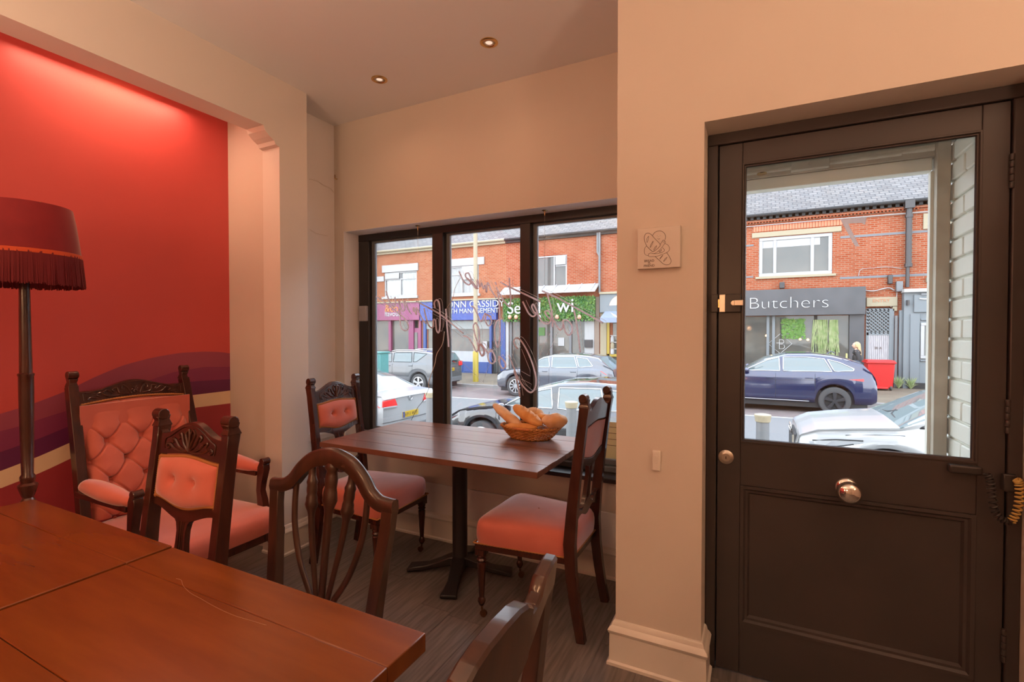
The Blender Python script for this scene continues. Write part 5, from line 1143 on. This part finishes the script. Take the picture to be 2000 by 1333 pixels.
MB().tube([(0, 0, 8.4), (0, -.5, 8.9), (0, -1.2, 9.0)], .05, 8).box(-.15, .15, -1.9, -1.1, 8.93, 9.06).build('lantern', 'greyp', lp)
tp = PY(732, 720, 9.9); cbx = thing('utility_cabinet', 'tall teal street cabinet beyond the white saloon car', 'cabinet', (PY(734.5, 720, 9.95).x-.32, 9.95, gz(-8.9)))
M['teal'] = mat('teal_cabinet_paint', (.07, .28, .27), .5)
ct = PY(735, 688, 9.9).z-gz(-8.9)
MB().box(-.45, .45, 0, .35, 0, ct-.04).build('casing', 'teal', cbx, bev=.02); MB().box(-.48, .48, -.03, .38, ct-.04, ct).build('cap', 'teal', cbx, bev=.01)
MB().box(-.42, -.01, -.015, 0, .1, ct-.1).build('door', 'teal', cbx, bev=.005); MB().box(.01, .42, -.015, 0, .1, ct-.1).build('door', 'teal', cbx, bev=.005)
for i, u in enumerate((841, 1116, 1490)):
    p = PY(u, 790, 6.2); b_ = thing('bollard', ['dark grey bollard by the tail of the white saloon car', 'dark grey bollard in front of the black hatchback doors', 'dark grey bollard to the left of the white car nose, seen through the door'][i], 'bollard', (p.x, 6.2, gz(p.x)+.12), 0, 'bollards with cream tops')
    h = .43-(gz(p.x)+.12)
    MB().lathe([(.085, 0), (.085, .06), (.07, .08), (.068, h-.09)], (0, 0, 0), 20).build('post', 'trimplastic', b_, smooth=True)
    MB().lathe([(.070, h-.09), (.078, h-.085), (.085, h-.03), (.088, h-.02), (.086, h-.008), (.05, h), (.0005, h)], (0, 0, 0), 20).build('cap', 'stone', b_, smooth=True)
fnc = thing('front_railing', 'low black railing in front of the maroon shopfront', 'railing', (0, 21.6, 0))
fx0, fx1 = PY(742, 690, 21.6).x-1, PY(768, 690, 21.6).x; fz0 = gz(-17)+.14
for z_ in (.55, 1.1): MB().box(fx0, fx1, -.02, .02, fz0+z_-.02, fz0+z_+.02).build('rail', 'iron', fnc)
for k in range(int((fx1-fx0)/.14)): MB().box(fx0+k*.14, fx0+k*.14+.02, -.01, .01, fz0, fz0+1.1).build('baluster', 'iron', fnc)
# ------------------------------------------------------------------ cars (local: front towards -x, wheels on z=0, y centred)
def make_car(name, label, L, W, pf, loc, paint, win_polys, wheels, wr=.34, cladding=None, glass_range=None, rim='alloy', spokes=5, extras=None, rz=0, sill=.22, chrome=False, arch=None, roofbars=False, ws=None, rs=None):
    """pf: stations [(x, z_belt_or_bonnet, z_top, halfwidth factor)]"""
    t = thing(name, label, 'car', loc, rz)
    X = [p[0] for p in pf]; hb = W/2
    def S(x, j):
        zb_, zt, kw = (interp(X, [p[q] for p in pf], x) for q in (1, 2, 3)); w_ = hb*kw
        zl = sill
        for xw in wheels:
            r = wr+.055; d = abs(x-xw)
            if d < r: zl = max(zl, wr+sqrt(max(0, r*r-d*d)))
        zl = min(zl, zb_-.06)
        e = min(x-X[0], X[-1]-x); zl += max(0, .12-e)*.5
        g = zt-zb_; tw = w_*(1-.17*min(1, max(0, g)/.45)); hgt = zb_-zl
        prof = [(0, zl), (w_*.90, zl), (w_*.97, zl+.10*hgt), (w_, zl+.35*hgt), (w_*.995, zl+.62*hgt), (w_*.975, zl+.88*hgt), (w_*.94, zb_), (w_*.92-(w_*.92-tw)*.33, zb_+g*.33), (w_*.92-(w_*.92-tw)*.66, zb_+g*.66), (tw*.985, zb_+g*.90), (tw*.90, zb_+g*.975), (tw*.5, zt+.012), (0, zt+.02)]
        i = int(j); f = j-i
        if i >= len(prof)-1: return prof[-1]
        a, b = prof[i], prof[i+1]; return (a[0]+(b[0]-a[0])*f, a[1]+(b[1]-a[1])*f)
    NJ = 12; SUB = [1, 2, 2, 3, 3, 2, 6, 6, 6, 3, 4, 3]; js = []
    for k, n_ in enumerate(SUB): js += [k+q/n_ for q in range(n_)]
    js.append(NJ); NX = 190; xs_ = [X[0]+(X[-1]-X[0])*i/NX for i in range(NX+1)]
    def inpoly(x, z, P):
        c = False; n_ = len(P)
        for i in range(n_):
            (x1, z1), (x2, z2) = P[i], P[i-1]
            if (z1 > z) != (z2 > z) and x < (x2-x1)*(z-z1)/(z2-z1)+x1: c = not c
        return c
    body, gl = MB(), MB(); bv = {}; gv = {}
    def vid(mb, dct, i, k, s):
        key = (i, k, s)
        if key not in dct:
            y, z = S(xs_[i], js[k]); dct[key] = len(mb.v); mb.v.append((xs_[i], s*y, z))
        return dct[key]
    for i in range(NX):
        xm = (xs_[i]+xs_[i+1])/2
        for k in range(len(js)-1):
            jm = (js[k]+js[k+1])/2; y, z = S(xm, jm)
            isg = (6 <= jm < 9.2 and any(inpoly(xm, z, P) for P in win_polys)) or (ws and ws[0] < xm < ws[1] and jm > 9.6) or (rs and rs[0] < xm < rs[1] and jm > 9.6) or (ws and ws[0] < xm < ws[1] and 7.2 < jm and z > interp([ws[0], ws[1]], [S(ws[0], 6)[1]+.0, S(ws[1], 10)[1]-.02], xm)+.05)
            for s in (-1, 1):
                mb, dct = (gl, gv) if isg else (body, bv)
                q = [vid(mb, dct, i, k, s), vid(mb, dct, i+1, k, s), vid(mb, dct, i+1, k+1, s), vid(mb, dct, i, k+1, s)]
                if s > 0: q = q[::-1]
                mb.f.append(tuple(q)); mb.mi.append(1 if (cladding and not isg and (jm < cladding)) else 0)
    for i in (0, NX):
        ring = [(xs_[i], -S(xs_[i], j)[0], S(xs_[i], j)[1]) for j in js]+[(xs_[i], S(xs_[i], j)[0], S(xs_[i], j)[1]) for j in js[::-1]]
        n0 = len(body.v); body.v += ring; body.f.append(tuple(range(n0, n0+len(ring)))); body.mi.append(0)
    bo = body.build('body', [paint, 'trimplastic'], t, smooth=True, ang=32); gl.build('windows', 'carglass', t, smooth=True, ang=32)
    MB().box(X[0]+.2, X[-1]-.2, -hb+.14, hb-.14, .16, .62).build('underbody', 'under', t)
    for xw in wheels:
        for s in (-1, 1):
            y0 = s*(hb-.035)
            wl_ = MB().lathe([(wr*.62, -.10), (wr*.80, -.105), (wr*.95, -.10), (wr, -.075), (wr, .075), (wr*.95, .10), (wr*.8, .105), (wr*.62, .10)], (xw, y0-s*.09, wr), 40, 'y', cap=False).build('wheel', 'tyre', t, smooth=True)
            rm = MB().lathe([(wr*.66, 0), (wr*.68, s*.012), (wr*.62, s*.014), (wr*.60, -s*.02)], (xw, y0, wr), 40, 'y', cap=False)
            for k in range(spokes):
                a = 2*pi*k/spokes+.3; d = Vector((cos(a), 0, sin(a))); c_ = Vector((xw, y0+s*.006, wr)); sd = Vector((-sin(a), 0, cos(a)))
                ww = .9/spokes*.34
                rm.add([c_+d*.05-sd*ww*.5, c_+d*.05+sd*ww*.5, c_+d*wr*.64+sd*ww*.8, c_+d*wr*.64-sd*ww*.8, c_+d*.05-sd*ww*.5-Vector((0, s*.03, 0)), c_+d*.05+sd*ww*.5-Vector((0, s*.03, 0)), c_+d*wr*.64+sd*ww*.8-Vector((0, s*.03, 0)), c_+d*wr*.64-sd*ww*.8-Vector((0, s*.03, 0))], [(0, 1, 2, 3), (4, 7, 6, 5), (0, 4, 5, 1), (1, 5, 6, 2), (2, 6, 7, 3), (3, 7, 4, 0)])
            rm.lathe([(.0005, s*.012), (.055, s*.012), (.06, -s*.02)], (xw, y0, wr), 20, 'y'); rm.build('rim', rim, wl_, smooth=True)
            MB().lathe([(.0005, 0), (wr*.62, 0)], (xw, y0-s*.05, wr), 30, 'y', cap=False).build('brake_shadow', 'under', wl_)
    def strip(pts, r, m, name, s=-1, off=.004):
        MB().tube([(x, s*(ysurf(x, z)+off), z) for x, z in pts], r, 5).build(name, m, t, smooth='all')
    def ysurf(x, z):
        best = None
        for k in range(1, 120):
            j = k/10; y, zz = S(x, j); d = abs(zz-z)
            if y > .2 and (best is None or d < best[0]): best = (d, y)
        return best[1]
    for s in (-1, 1):
        for P in win_polys:
            n_ = len(P); pts = []
            for i in range(n_):
                a, b = Vector(P[i]+(0,)), Vector(P[(i+1) % n_]+(0,)); pts += [tuple(a.lerp(b, q/5))[:2] for q in range(5)]
            MB().tube([(x, s*(ysurf(x, z)+.002), z) for x, z in pts], .011 if not chrome else .013, 5, closed=True).build('window_trim', 'alloy' if chrome else 'under', t, smooth='all')
        if roofbars:
            a, b = roofbars; MB().tube([(x, s*(ysurf(x, interp(X, [p[2] for p in pf], x)-.10)-.05), interp(X, [p[2] for p in pf], x)+.03) for x in [a+(b-a)*q/12 for q in range(13)]], .018, 6).build('roof_bar', 'alloy', t, smooth='all')
    if extras: extras(t, S, ysurf, strip)
    return t
def patch(t, name, m, s, pts, ysurf, off=.006, thick=.02, label=None):
    """panel that follows the car side: polygon in (x, z)"""
    vs = [(x, s*(ysurf(x, z)+off), z) for x, z in pts]+[(x, s*(ysurf(x, z)-thick), z) for x, z in pts]; n_ = len(pts)
    o = MB().add(vs, [tuple(range(n_)), tuple(range(2*n_-1, n_-1, -1))]+[(i, n_+i, n_+(i+1) % n_, (i+1) % n_) for i in range(n_)]).build(name, m, t)
    if label: o['label'] = label
    return o
def common(t, ysurf, strip, doors, handles, mirror, zb0, zb1, mcol):
    for s in (-1, 1):
        for (x, za, zb_) in doors: strip([(x, za+(zb_-za)*q/8) for q in range(9)], .0045, 'under', 'door_gap', s, .001)
        for (x, z) in handles:
            y = s*(ysurf(x, z)+.02); MB().tube([(x-.09, y, z), (x, y+s*.012, z+.005), (x+.09, y, z)], .013, 6).build('door_handle', mcol, t, smooth='all')
        x, z = mirror; y = s*(ysurf(x, z-.05)); MB().grid(lambda u, v: (x+.075*sin(pi*v)*cos(2*pi*u), y+s*(.11+.09*cos(pi*v)), z+.065*sin(pi*v)*sin(2*pi*u)), 12, 8, closeu=True).tube([(x, y-s*.02, z-.05), (x, y+s*.06, z-.03)], .02, 6).build('wing_mirror', mcol, t, smooth='all')
paint = lambda n, c, r=.18: mat(n, c, r, coat=1.0, metal=.15)
P_blue, P_white, P_black, P_grey, P_dgrey = paint('deep_blue_car_paint', (.007, .014, .062)), paint('white_car_paint', (.36, .37, .37), .4), paint('black_car_paint', (.022, .024, .028), .1), paint('grey_metallic_car_paint', (.10, .11, .13)), paint('mid_grey_car_paint', (.085, .092, .098))
def LZ(u, v, Y): p = PY(u, v, Y); return p.x
# blue coupe-like SUV seen through the door
bx = 2.72; zr = gz(.3)
pfB = [(-4.62, .60, .62, .72), (-4.55, .80, .83, .82), (-4.2, .98, 1.00, .93), (-3.6, 1.05, 1.08, .985), (-3.10, 1.07, 1.10, 1), (-2.55, 1.07, 1.44, 1), (-2.0, 1.07, 1.585, 1), (-1.4, 1.08, 1.60, 1), (-.95, 1.09, 1.55, 1), (-.55, 1.11, 1.44, .99), (-.32, 1.10, 1.36, .98), (-.12, 1.06, 1.12, .94), (-.05, .98, 1.0, .90), (0, .80, .84, .86)]
def exB(t, S, ys, strip):
    common(t, ys, strip, [(-3.32, .32, 1.04), (-2.28, .30, 1.05), (-1.36, .55, 1.06)], [(-2.42, .93), (-1.50, .95)], (-3.0, 1.12), 0, 0, P_blue)
    for s in (-1, 1):
        patch(t, 'tail_lamp', 'redlamp', s, [(-.62, .945), (-.30, .975), (-.03, .985), (-.03, .92), (-.30, .905)], ys); strip([(-3.3+q*.2, .33+.0*q) for q in range(10)]+[(-1.3, .345)], .014, 'alloy', 'chrome_strip', s)
        strip([(-4.0+q*.3, .80+.012*q) for q in range(13)], .003, 'under', 'crease', s, 0)
    MB().box(.0, .012, -.75, .75, .40, .46).build('bumper_insert', 'under', t); MB().box(-.03, .005, -.26, .26, .72, .83).build('number_plate', 'plate', t)
    patch(t, 'rear_spoiler', P_blue, -1, [(-.75, 1.47), (-.30, 1.40), (-.25, 1.36), (-.6, 1.40)], ys, .02); MB().tube([(-1.0, 0, 1.57), (-.9, 0, 1.64), (-.82, 0, 1.59)], .012, 6).build('aerial', P_blue, t)
blue = make_car('parked_car', 'dark blue SUV parked opposite, seen through the door glass', 4.62, 1.94, pfB, (bx, 15.1+.97, zr), P_blue,
    [[(-3.05, 1.115), (-2.48, 1.40), (-2.20, 1.475), (-2.18, 1.115)], [(-2.10, 1.115), (-2.10, 1.49), (-1.55, 1.50), (-1.15, 1.46), (-.98, 1.135)], [(-.93, 1.14), (-1.08, 1.45), (-.80, 1.37), (-.50, 1.22), (-.52, 1.165)]],
    [-3.75, -.92], .365, rim='alloyd', spokes=5, extras=exB, chrome=True, ws=(-3.10, -2.05), rs=(-.52, -.14), sill=.30)
# dark grey SUV opposite left
def exR(t, S, ys, strip):
    common(t, ys, strip, [(-3.2, .45, 1.08), (-2.15, .45, 1.08), (-1.15, .8, 1.1)], [(-2.35, 1.0), (-1.25, 1.02)], (-2.95, 1.15), 0, 0, P_dgrey)
    for s in (-1, 1): patch(t, 'tail_lamp', 'redlamp', s, [(-.20, 1.16), (-.02, 1.17), (-.02, .98), (-.14, .98)], ys)
    for s in (-1, 1): MB().box(-.02, .02, min(s*.62, s*.86), max(s*.62, s*.86), .98, 1.16).build('tail_lamp', 'redlamp', t, bev=.01)
    MB().box(-.01, .015, -.27, .27, .80, .92).build('number_plate', 'plate', t); MB().box(.0, .03, -.80, .80, .38, .56).build('rear_bumper', 'trimplastic', t, bev=.03)
    text('plate_lettering', 'DX56 FXA', .10, (.018, -.25, .825), 'ink', t, rot=(pi/2, 0, pi/2), ext=.001); MB().box(-.06, -.0, -.58, .58, 1.20, 1.22).build('boot_trim', 'under', t)
pfR = [(-4.45, .62, .64, .74), (-4.38, .84, .87, .86), (-4.0, 1.02, 1.04, .95), (-3.5, 1.08, 1.11, .99), (-3.12, 1.10, 1.13, 1), (-2.5, 1.10, 1.50, 1), (-2.1, 1.10, 1.58, 1), (-1.2, 1.12, 1.60, 1), (-.5, 1.14, 1.56, .985), (-.25, 1.15, 1.50, .97), (-.08, 1.13, 1.19, .95), (-.02, 1.08, 1.11, .93), (0, .85, .88, .90)]
make_car('parked_car', 'dark grey SUV parked opposite at the left behind the white saloon', 4.45, 1.84, pfR, (PY(852, 700, 15.3).x+.12, 15.15+.92, gz(-11.5)-.06), P_dgrey,
    [[(-3.05, 1.15), (-2.45, 1.46), (-2.28, 1.50), (-2.22, 1.15)], [(-2.14, 1.15), (-2.14, 1.51), (-1.28, 1.53), (-1.22, 1.16)], [(-1.14, 1.17), (-1.16, 1.53), (-.55, 1.49), (-1.0, 1.18)]],
    [-3.6, -.88], .36, cladding=3.0, spokes=5, extras=exR, ws=(-3.12, -2.1), rs=(-.24, -.07), sill=.32, roofbars=(-2.3, -.6))
# mid grey compact SUV opposite centre
def exQ(t, S, ys, strip):
    common(t, ys, strip, [(-3.2, .35, 1.0), (-2.2, .35, 1.0), (-1.2, .6, 1.0)], [(-2.35, .90), (-1.35, .92)], (-2.95, 1.07), 0, 0, P_grey)
    for s in (-1, 1):
        patch(t, 'tail_lamp', 'redlamp', s, [(-.45, .98), (-.02, 1.0), (-.02, .84), (-.25, .86)], ys); patch(t, 'headlamp', 'lampglass', s, [(-4.27, .70), (-4.25, .58), (-4.15, .54), (-4.13, .68)], ys)
        for (z_, ) in ((.66,),): strip([(-4.2, z_), (-4.15, z_)], .01, 'alloy', 'lamp_edge', s)
    MB().box(-4.30, -4.26, -.5, .5, .35, .72).build('grille', 'under', t, bev=.02); MB().box(0, .012, -.26, .26, .75, .86).build('number_plate', 'plate', t)
pfQ = [(-4.28, .50, .52, .74), (-4.24, .70, .73, .84), (-4.0, .86, .88, .92), (-3.5, .95, .98, .98), (-3.12, .99, 1.02, 1), (-2.5, 1.0, 1.38, 1), (-2.1, 1.0, 1.47, 1), (-1.4, 1.02, 1.49, 1), (-.9, 1.03, 1.46, .995), (-.55, 1.04, 1.40, .985), (-.22, 1.03, 1.15, .96), (-.04, .98, 1.02, .93), (0, .80, .84, .90)]
make_car('parked_car', 'mid grey hatchback parked opposite in front of the leafy shop', 4.28, 1.82, pfQ, (PY(972, 745, 15.3).x+4.22, 15.15+.91, gz(-6)), P_grey,
    [[(-3.05, 1.04), (-2.48, 1.33), (-2.25, 1.38), (-2.20, 1.04)], [(-2.12, 1.04), (-2.12, 1.39), (-1.35, 1.41), (-1.22, 1.06)], [(-1.16, 1.07), (-1.28, 1.40), (-.90, 1.35), (-.70, 1.12)]],
    [-3.45, -.82], .35, spokes=10, extras=exQ, chrome=True, ws=(-3.12, -2.05), rs=(-.52, -.10), sill=.26)
# black hatchback on the near side
def exK(t, S, ys, strip):
    common(t, ys, strip, [(-3.1, .3, .92), (-2.05, .3, .93), (-1.05, .5, .95)], [(-2.2, .80), (-1.2, .83)], (-2.95, .98), 0, 0, P_black)
    for s in (-1, 1):
        patch(t, 'headlamp', 'lampglass', s, [(-4.22, .70), (-4.24, .58), (-4.10, .60), (-3.92, .74), (-3.98, .78)], ys)
    MB().box(-4.30, -4.25, -.45, .45, .3, .6).build('grille', 'under', t, bev=.02)
pfK = [(-4.28, .46, .48, .72), (-4.22, .66, .69, .84), (-3.95, .80, .83, .93), (-3.5, .89, .93, .985), (-3.05, .94, .98, 1), (-2.45, .95, 1.30, 1), (-1.95, .95, 1.43, 1), (-1.4, .96, 1.47, 1), (-.8, .98, 1.45, .99), (-.4, .99, 1.38, .98), (-.15, .98, 1.2, .96), (0, .75, .85, .9)]
make_car('parked_car', 'black hatchback parked right outside the shop window behind the bread', 4.28, 1.78, pfK, (PY(878, 800, 7.95).x+4.15, 7.9+.89, gz(-3)-.14), P_black,
    [[(-2.95, .99), (-2.42, 1.25), (-2.05, 1.335), (-2.0, .99)], [(-1.90, .99), (-1.90, 1.35), (-1.15, 1.37), (-1.05, 1.0)], [(-.98, 1.01), (-1.05, 1.36), (-.5, 1.30), (-.45, 1.08)]],
    [-3.42, -.85], .33, spokes=7, extras=exK, chrome=True, ws=(-3.06, -1.85), rs=(-.38, -.16), sill=.20)
# white saloon, near side left: we look at its tail
def exV(t, S, ys, strip):
    common(t, ys, strip, [(-3.2, .3, .9), (-2.2, .3, .9), (-1.3, .5, .9)], [(-2.3, .82), (-1.4, .85)], (-3.0, .98), 0, 0, P_white)
    for s in (-1, 1):
        patch(t, 'tail_lamp', 'redlamp', s, [(-.32, .94), (-.02, .96), (-.0, .80), (-.10, .78)], ys)
        MB().prism([(s*.90, .93), (s*.52, .935), (s*.44, .78), (s*.90, .80)], .0, .03, 'x').build('tail_lamp', 'redlamp', t, bev=.01)
        MB().prism([(s*.88, .80), (s*.47, .79), (s*.45, .755), (s*.87, .765)], .0, .034, 'x').build('reversing_lamp', 'lampglass', t, bev=.006)
    MB().box(-.0, .022, -.26, .26, .50, .62).build('number_plate', 'plate', t); MB().box(.020, .024, -.26, -.21, .50, .62).build('plate_band', M['bluep'], t)
    text('plate_lettering', 'KP11 WTF', .098, (.024, -.20, .525), 'ink', t, rot=(pi/2, 0, pi/2), ext=.001, sx=.95)
    MB().lathe([(.045, .0), (.058, .012), (.045, .016), (.04, .012)], (.012, 0, .905), 24, 'x', cap=False).box(.012, .02, -.035, .035, .898, .912).build('badge', 'alloy', t, smooth=True)
    MB().tube([(.012, -.85, .945), (.03, -.4, .955), (.035, 0, .958), (.03, .4, .955), (.012, .85, .945)], .012, 6).build('boot_lip', P_white, t)
    MB().box(-.075, -.05, -.22, .22, 1.005, 1.02).build('brake_light', 'redlamp', t); MB().tube([(.0, -.9, .47), (.03, 0, .46), (.0, .9, .47)], .006, 4).build('bumper_seam', 'under', t)
    MB().box(.0, .03, -.7, .7, .26, .34).build('bumper_lower', 'trimplastic', t, bev=.01)
pfV = [(-4.75, .5, .52, .74), (-4.68, .68, .70, .86), (-4.3, .80, .83, .94), (-3.6, .91, .94, .99), (-3.2, .94, .97, 1), (-2.5, .95, 1.32, 1), (-2.0, .95, 1.42, 1), (-1.5, .96, 1.42, 1), (-1.0, .97, 1.28, .99), (-.48, .98, 1.05, .98), (-.25, .985, 1.03, .97), (-.05, .99, 1.015, .955), (0, .94, .95, .94)]
make_car('parked_car', 'white saloon car outside the window at the left, seen from its tail', 4.75, 1.86, pfV, (-6.80, 8.55, gz(-8)-.10), P_white,
    [[(-3.1, .99), (-2.5, 1.26), (-2.15, 1.32), (-2.1, .99)], [(-2.0, .99), (-2.0, 1.33), (-1.4, 1.30), (-1.05, 1.15), (-1.15, 1.0)]],
    [-3.8, -1.0], .34, extras=exV, ws=(-3.2, -2.0), rs=(-1.45, -.50), sill=.24)
# white SUV, near side right, nose towards the left
def exW(t, S, ys, strip):
    common(t, ys, strip, [(-3.0, .35, 1.0), (-2.0, .35, 1.0)], [(-2.2, .92)], (-2.8, 1.12), 0, 0, P_white)
    for s in (-1, 1):
        patch(t, 'headlamp', 'lampglass', s, [(-4.40, .80), (-4.34, .68), (-4.05, .66), (-3.80, .86), (-3.86, .875)], ys, .008)
        strip([(-4.36, .82), (-4.1, .865), (-3.82, .885)], .008, 'under', 'lamp_edge', s)
        strip([(-4.33, .70), (-4.15, .70), (-4.0, .71)], .009, 'chrome', 'lamp_detail', s, .01); strip([(-4.30, .76), (-4.1, .78), (-3.92, .83)], .007, 'under', 'lamp_detail', s, .01)
        for xw in (-3.55, -.85):
            pts = [(xw+.42*cos(a), .37+.42*sin(a)) for a in [pi*q/14 for q in range(15)]]; strip(pts, .035, 'trimplastic', 'wheel_arch', s, -.02)
    gr_ = MB().box(-4.55, -4.50, -.42, .42, .38, .82).build('grille', 'under', t, bev=.03)
    for k in range(9): y = -.38+k*.095; MB().box(-4.575, -4.55, y-.012, y+.012, .40, .80).build('grille_slat', 'chrome', gr_)
    for k in range(4): MB().lathe([(.048, 0), (.056, -.01), (.048, -.016), (.042, -.01)], (-4.57, -.12+k*.08, .86), 20, 'x', cap=False).build('badge_ring', 'chrome', gr_, smooth=True)
    strip([(-4.0, .93), (-3.7, .97), (-3.4, .99)], .004, 'under', 'bonnet_gap', -1)
    for s in (-1, 1): MB().tube([(-3.40, s*.6, 1.11), (-3.38, s*.1, 1.15), (-3.30, -s*.05, 1.19)], .01, 5).build('wiper', 'under', t)
pfW = [(-4.55, .62, .64, .70), (-4.50, .84, .88, .80), (-4.3, .92, .98, .88), (-3.9, .97, 1.04, .95), (-3.46, 1.01, 1.085, .99), (-2.9, 1.04, 1.40, 1), (-2.45, 1.05, 1.56, 1), (-2.05, 1.05, 1.63, 1), (-1.2, 1.06, 1.66, 1), (-.5, 1.08, 1.62, .98), (-.1, 1.08, 1.2, .96), (0, .8, .9, .92)]
make_car('parked_car', 'white SUV nose just outside the door glass at the right', 4.55, 1.88, pfW, (.47+4.55, 7.45+.94, gz(3)-.12), P_white,
    [[(-3.25, 1.09), (-2.85, 1.36), (-2.4, 1.50), (-2.2, 1.09)], [(-2.1, 1.09), (-2.1, 1.52), (-.9, 1.54), (-.6, 1.12)]],
    [-3.55, -.85], .37, extras=exW, ws=(-3.46, -2.40), rs=(-.45, -.12), sill=.30)
# ------------------------------------------------------------------ pedestrian
pd = thing('person', 'blonde woman in a dark jacket walking on the far pavement with a yellow folder', 'person', (PY(1674, 700, 19.6).x, 19.6, gz(2.9)+.12), 0)
def skin(name, verts, edges, rad, m, parent, sub=2):
    me = bpy.data.meshes.new(name); me.from_pydata(verts, edges, []); o = bpy.data.objects.new(name, me); C.objects.link(o); o.parent = parent
    md = o.modifiers.new('skin', 'SKIN'); md.use_smooth_shade = True
    for i, r in enumerate(rad): me.skin_vertices[0].data[i].radius = (r, r) if not isinstance(r, tuple) else r
    me.skin_vertices[0].data[0].use_root = True
    s_ = o.modifiers.new('sub', 'SUBSURF'); s_.levels = s_.render_levels = sub
    me.materials.append(m if not isinstance(m, str) else M[m]); return o
M['skin'] = mat('skin', (.62, .36, .26), .5); M['jacket'] = mat('dark_jacket', (.018, .018, .02), .7); M['hair'] = mat('blonde_hair', (.62, .42, .22), .6, col2=(.45, .28, .13), scale=20); M['jeans'] = mat('dark_trousers', (.03, .035, .05), .8)
V = [(0, 0, .90), (0, 0, 1.10), (-.01, 0, 1.30), (-.015, 0, 1.40), (-.02, 0, 1.47), (-.025, 0, 1.54), (-.02, .16, 1.36), (.02, .20, 1.10), (-.16, .14, 1.02), (-.02, -.16, 1.36), (.02, -.20, 1.10), (-.16, -.14, 1.04), (0, .09, .85), (-.10, .09, .48), (-.06, .09, .08), (-.18, .09, .04), (0, -.09, .85), (.06, -.09, .48), (.22, -.09, .12), (.13, -.09, .04)]
E = [(0, 1), (1, 2), (2, 3), (3, 4), (4, 5), (3, 6), (6, 7), (7, 8), (3, 9), (9, 10), (10, 11), (0, 12), (12, 13), (13, 14), (14, 15), (0, 16), (16, 17), (17, 18), (18, 19)]
R_ = [(.13, .15), (.11, .13), (.12, .16), (.07, .10), .05, .055, .06, .045, .03, .06, .045, .03, .085, .055, .04, .035, .085, .055, .04, .035]
skin('body', V, E, R_, 'skin', pd)
skin('jacket', [(0, 0, .84), (0, 0, 1.10), (-.01, 0, 1.32), (-.015, 0, 1.42), (-.02, .17, 1.36), (.03, .21, 1.09), (-.12, .15, 1.03), (-.02, -.17, 1.36), (.03, -.21, 1.09), (-.12, -.15, 1.05)], [(0, 1), (1, 2), (2, 3), (3, 4), (4, 5), (5, 6), (3, 7), (7, 8), (8, 9)], [(.15, .18), (.14, .17), (.14, .18), (.08, .11), .075, .06, .05, .075, .06, .05], 'jacket', pd)
skin('trousers', [(0, 0, .88), (0, .09, .83), (-.10, .09, .48), (-.06, .09, .12), (0, -.09, .83), (.06, -.09, .48), (.21, -.09, .14)], [(0, 1), (1, 2), (2, 3), (0, 4), (4, 5), (5, 6)], [(.14, .16), .10, .07, .06, .10, .07, .06], 'jeans', pd)
hd = MB().grid(lambda u, v: (-.03+.095*sin(pi*v)*cos(2*pi*u)*(1+.10*(cos(2*pi*u) < -.9)), .075*sin(pi*v)*sin(2*pi*u), 1.585+.115*cos(pi*v)), 20, 14, closeu=True).tube([(-.12, 0, 1.60), (-.145, 0, 1.575), (-.12, 0, 1.565)], .012, 6).build('head', 'skin', pd, smooth='all')
for s in (-1, 1): MB().lathe([(.0005, -.01), (.01, -.006), (.01, .006), (.0005, .01)], (-.108, s*.03, 1.60), 8).build('eye', 'ink', hd)
MB().box(-.122, -.108, -.02, .02, 1.535, 1.542).build('mouth', 'redlamp', hd)
def hairf(u, v):
    a = 2*pi*u; k = sin(pi*min(.98, v*.62+.0)); r = .112 if cos(a) > -.55 else .085
    z = 1.59+.125*cos(pi*v*.62); y = .095*k*sin(a); x = -.015+r*k*cos(a)
    if v > .7 and cos(a) > -.3: z -= (v-.7)*1.0*(cos(a)+.3); x += .04*(v-.7)*3
    return (x, y, z)
MB().grid(hairf, 24, 16, closeu=True).build('hair', 'hair', pd, smooth='all')
MB().box(-.30, -.285, -.14, .12, 1.02, 1.32).build('folder', M.setdefault('folder', mat('yellow_folder', (.72, .66, .25), .6)), pd)
for s in (-1, 1):
    hn = [(-.15, s*.145, 1.04), (-.21, s*.14, 1.06)]
    vv = hn+[(-.25+.01*q, s*(.115+.018*q), 1.095-.02*q) for q in range(4)]+[(-.29, s*(.105+.018*q), 1.10-.02*q) for q in range(4)]+[(-.22, s*.11, 1.10)]
    skin('hand', vv, [(0, 1)]+[(1, 2+q) for q in range(4)]+[(2+q, 6+q) for q in range(4)]+[(1, 10)], [.024, .026]+[.010]*4+[.008]*4+[.010], 'skin', pd, 1)
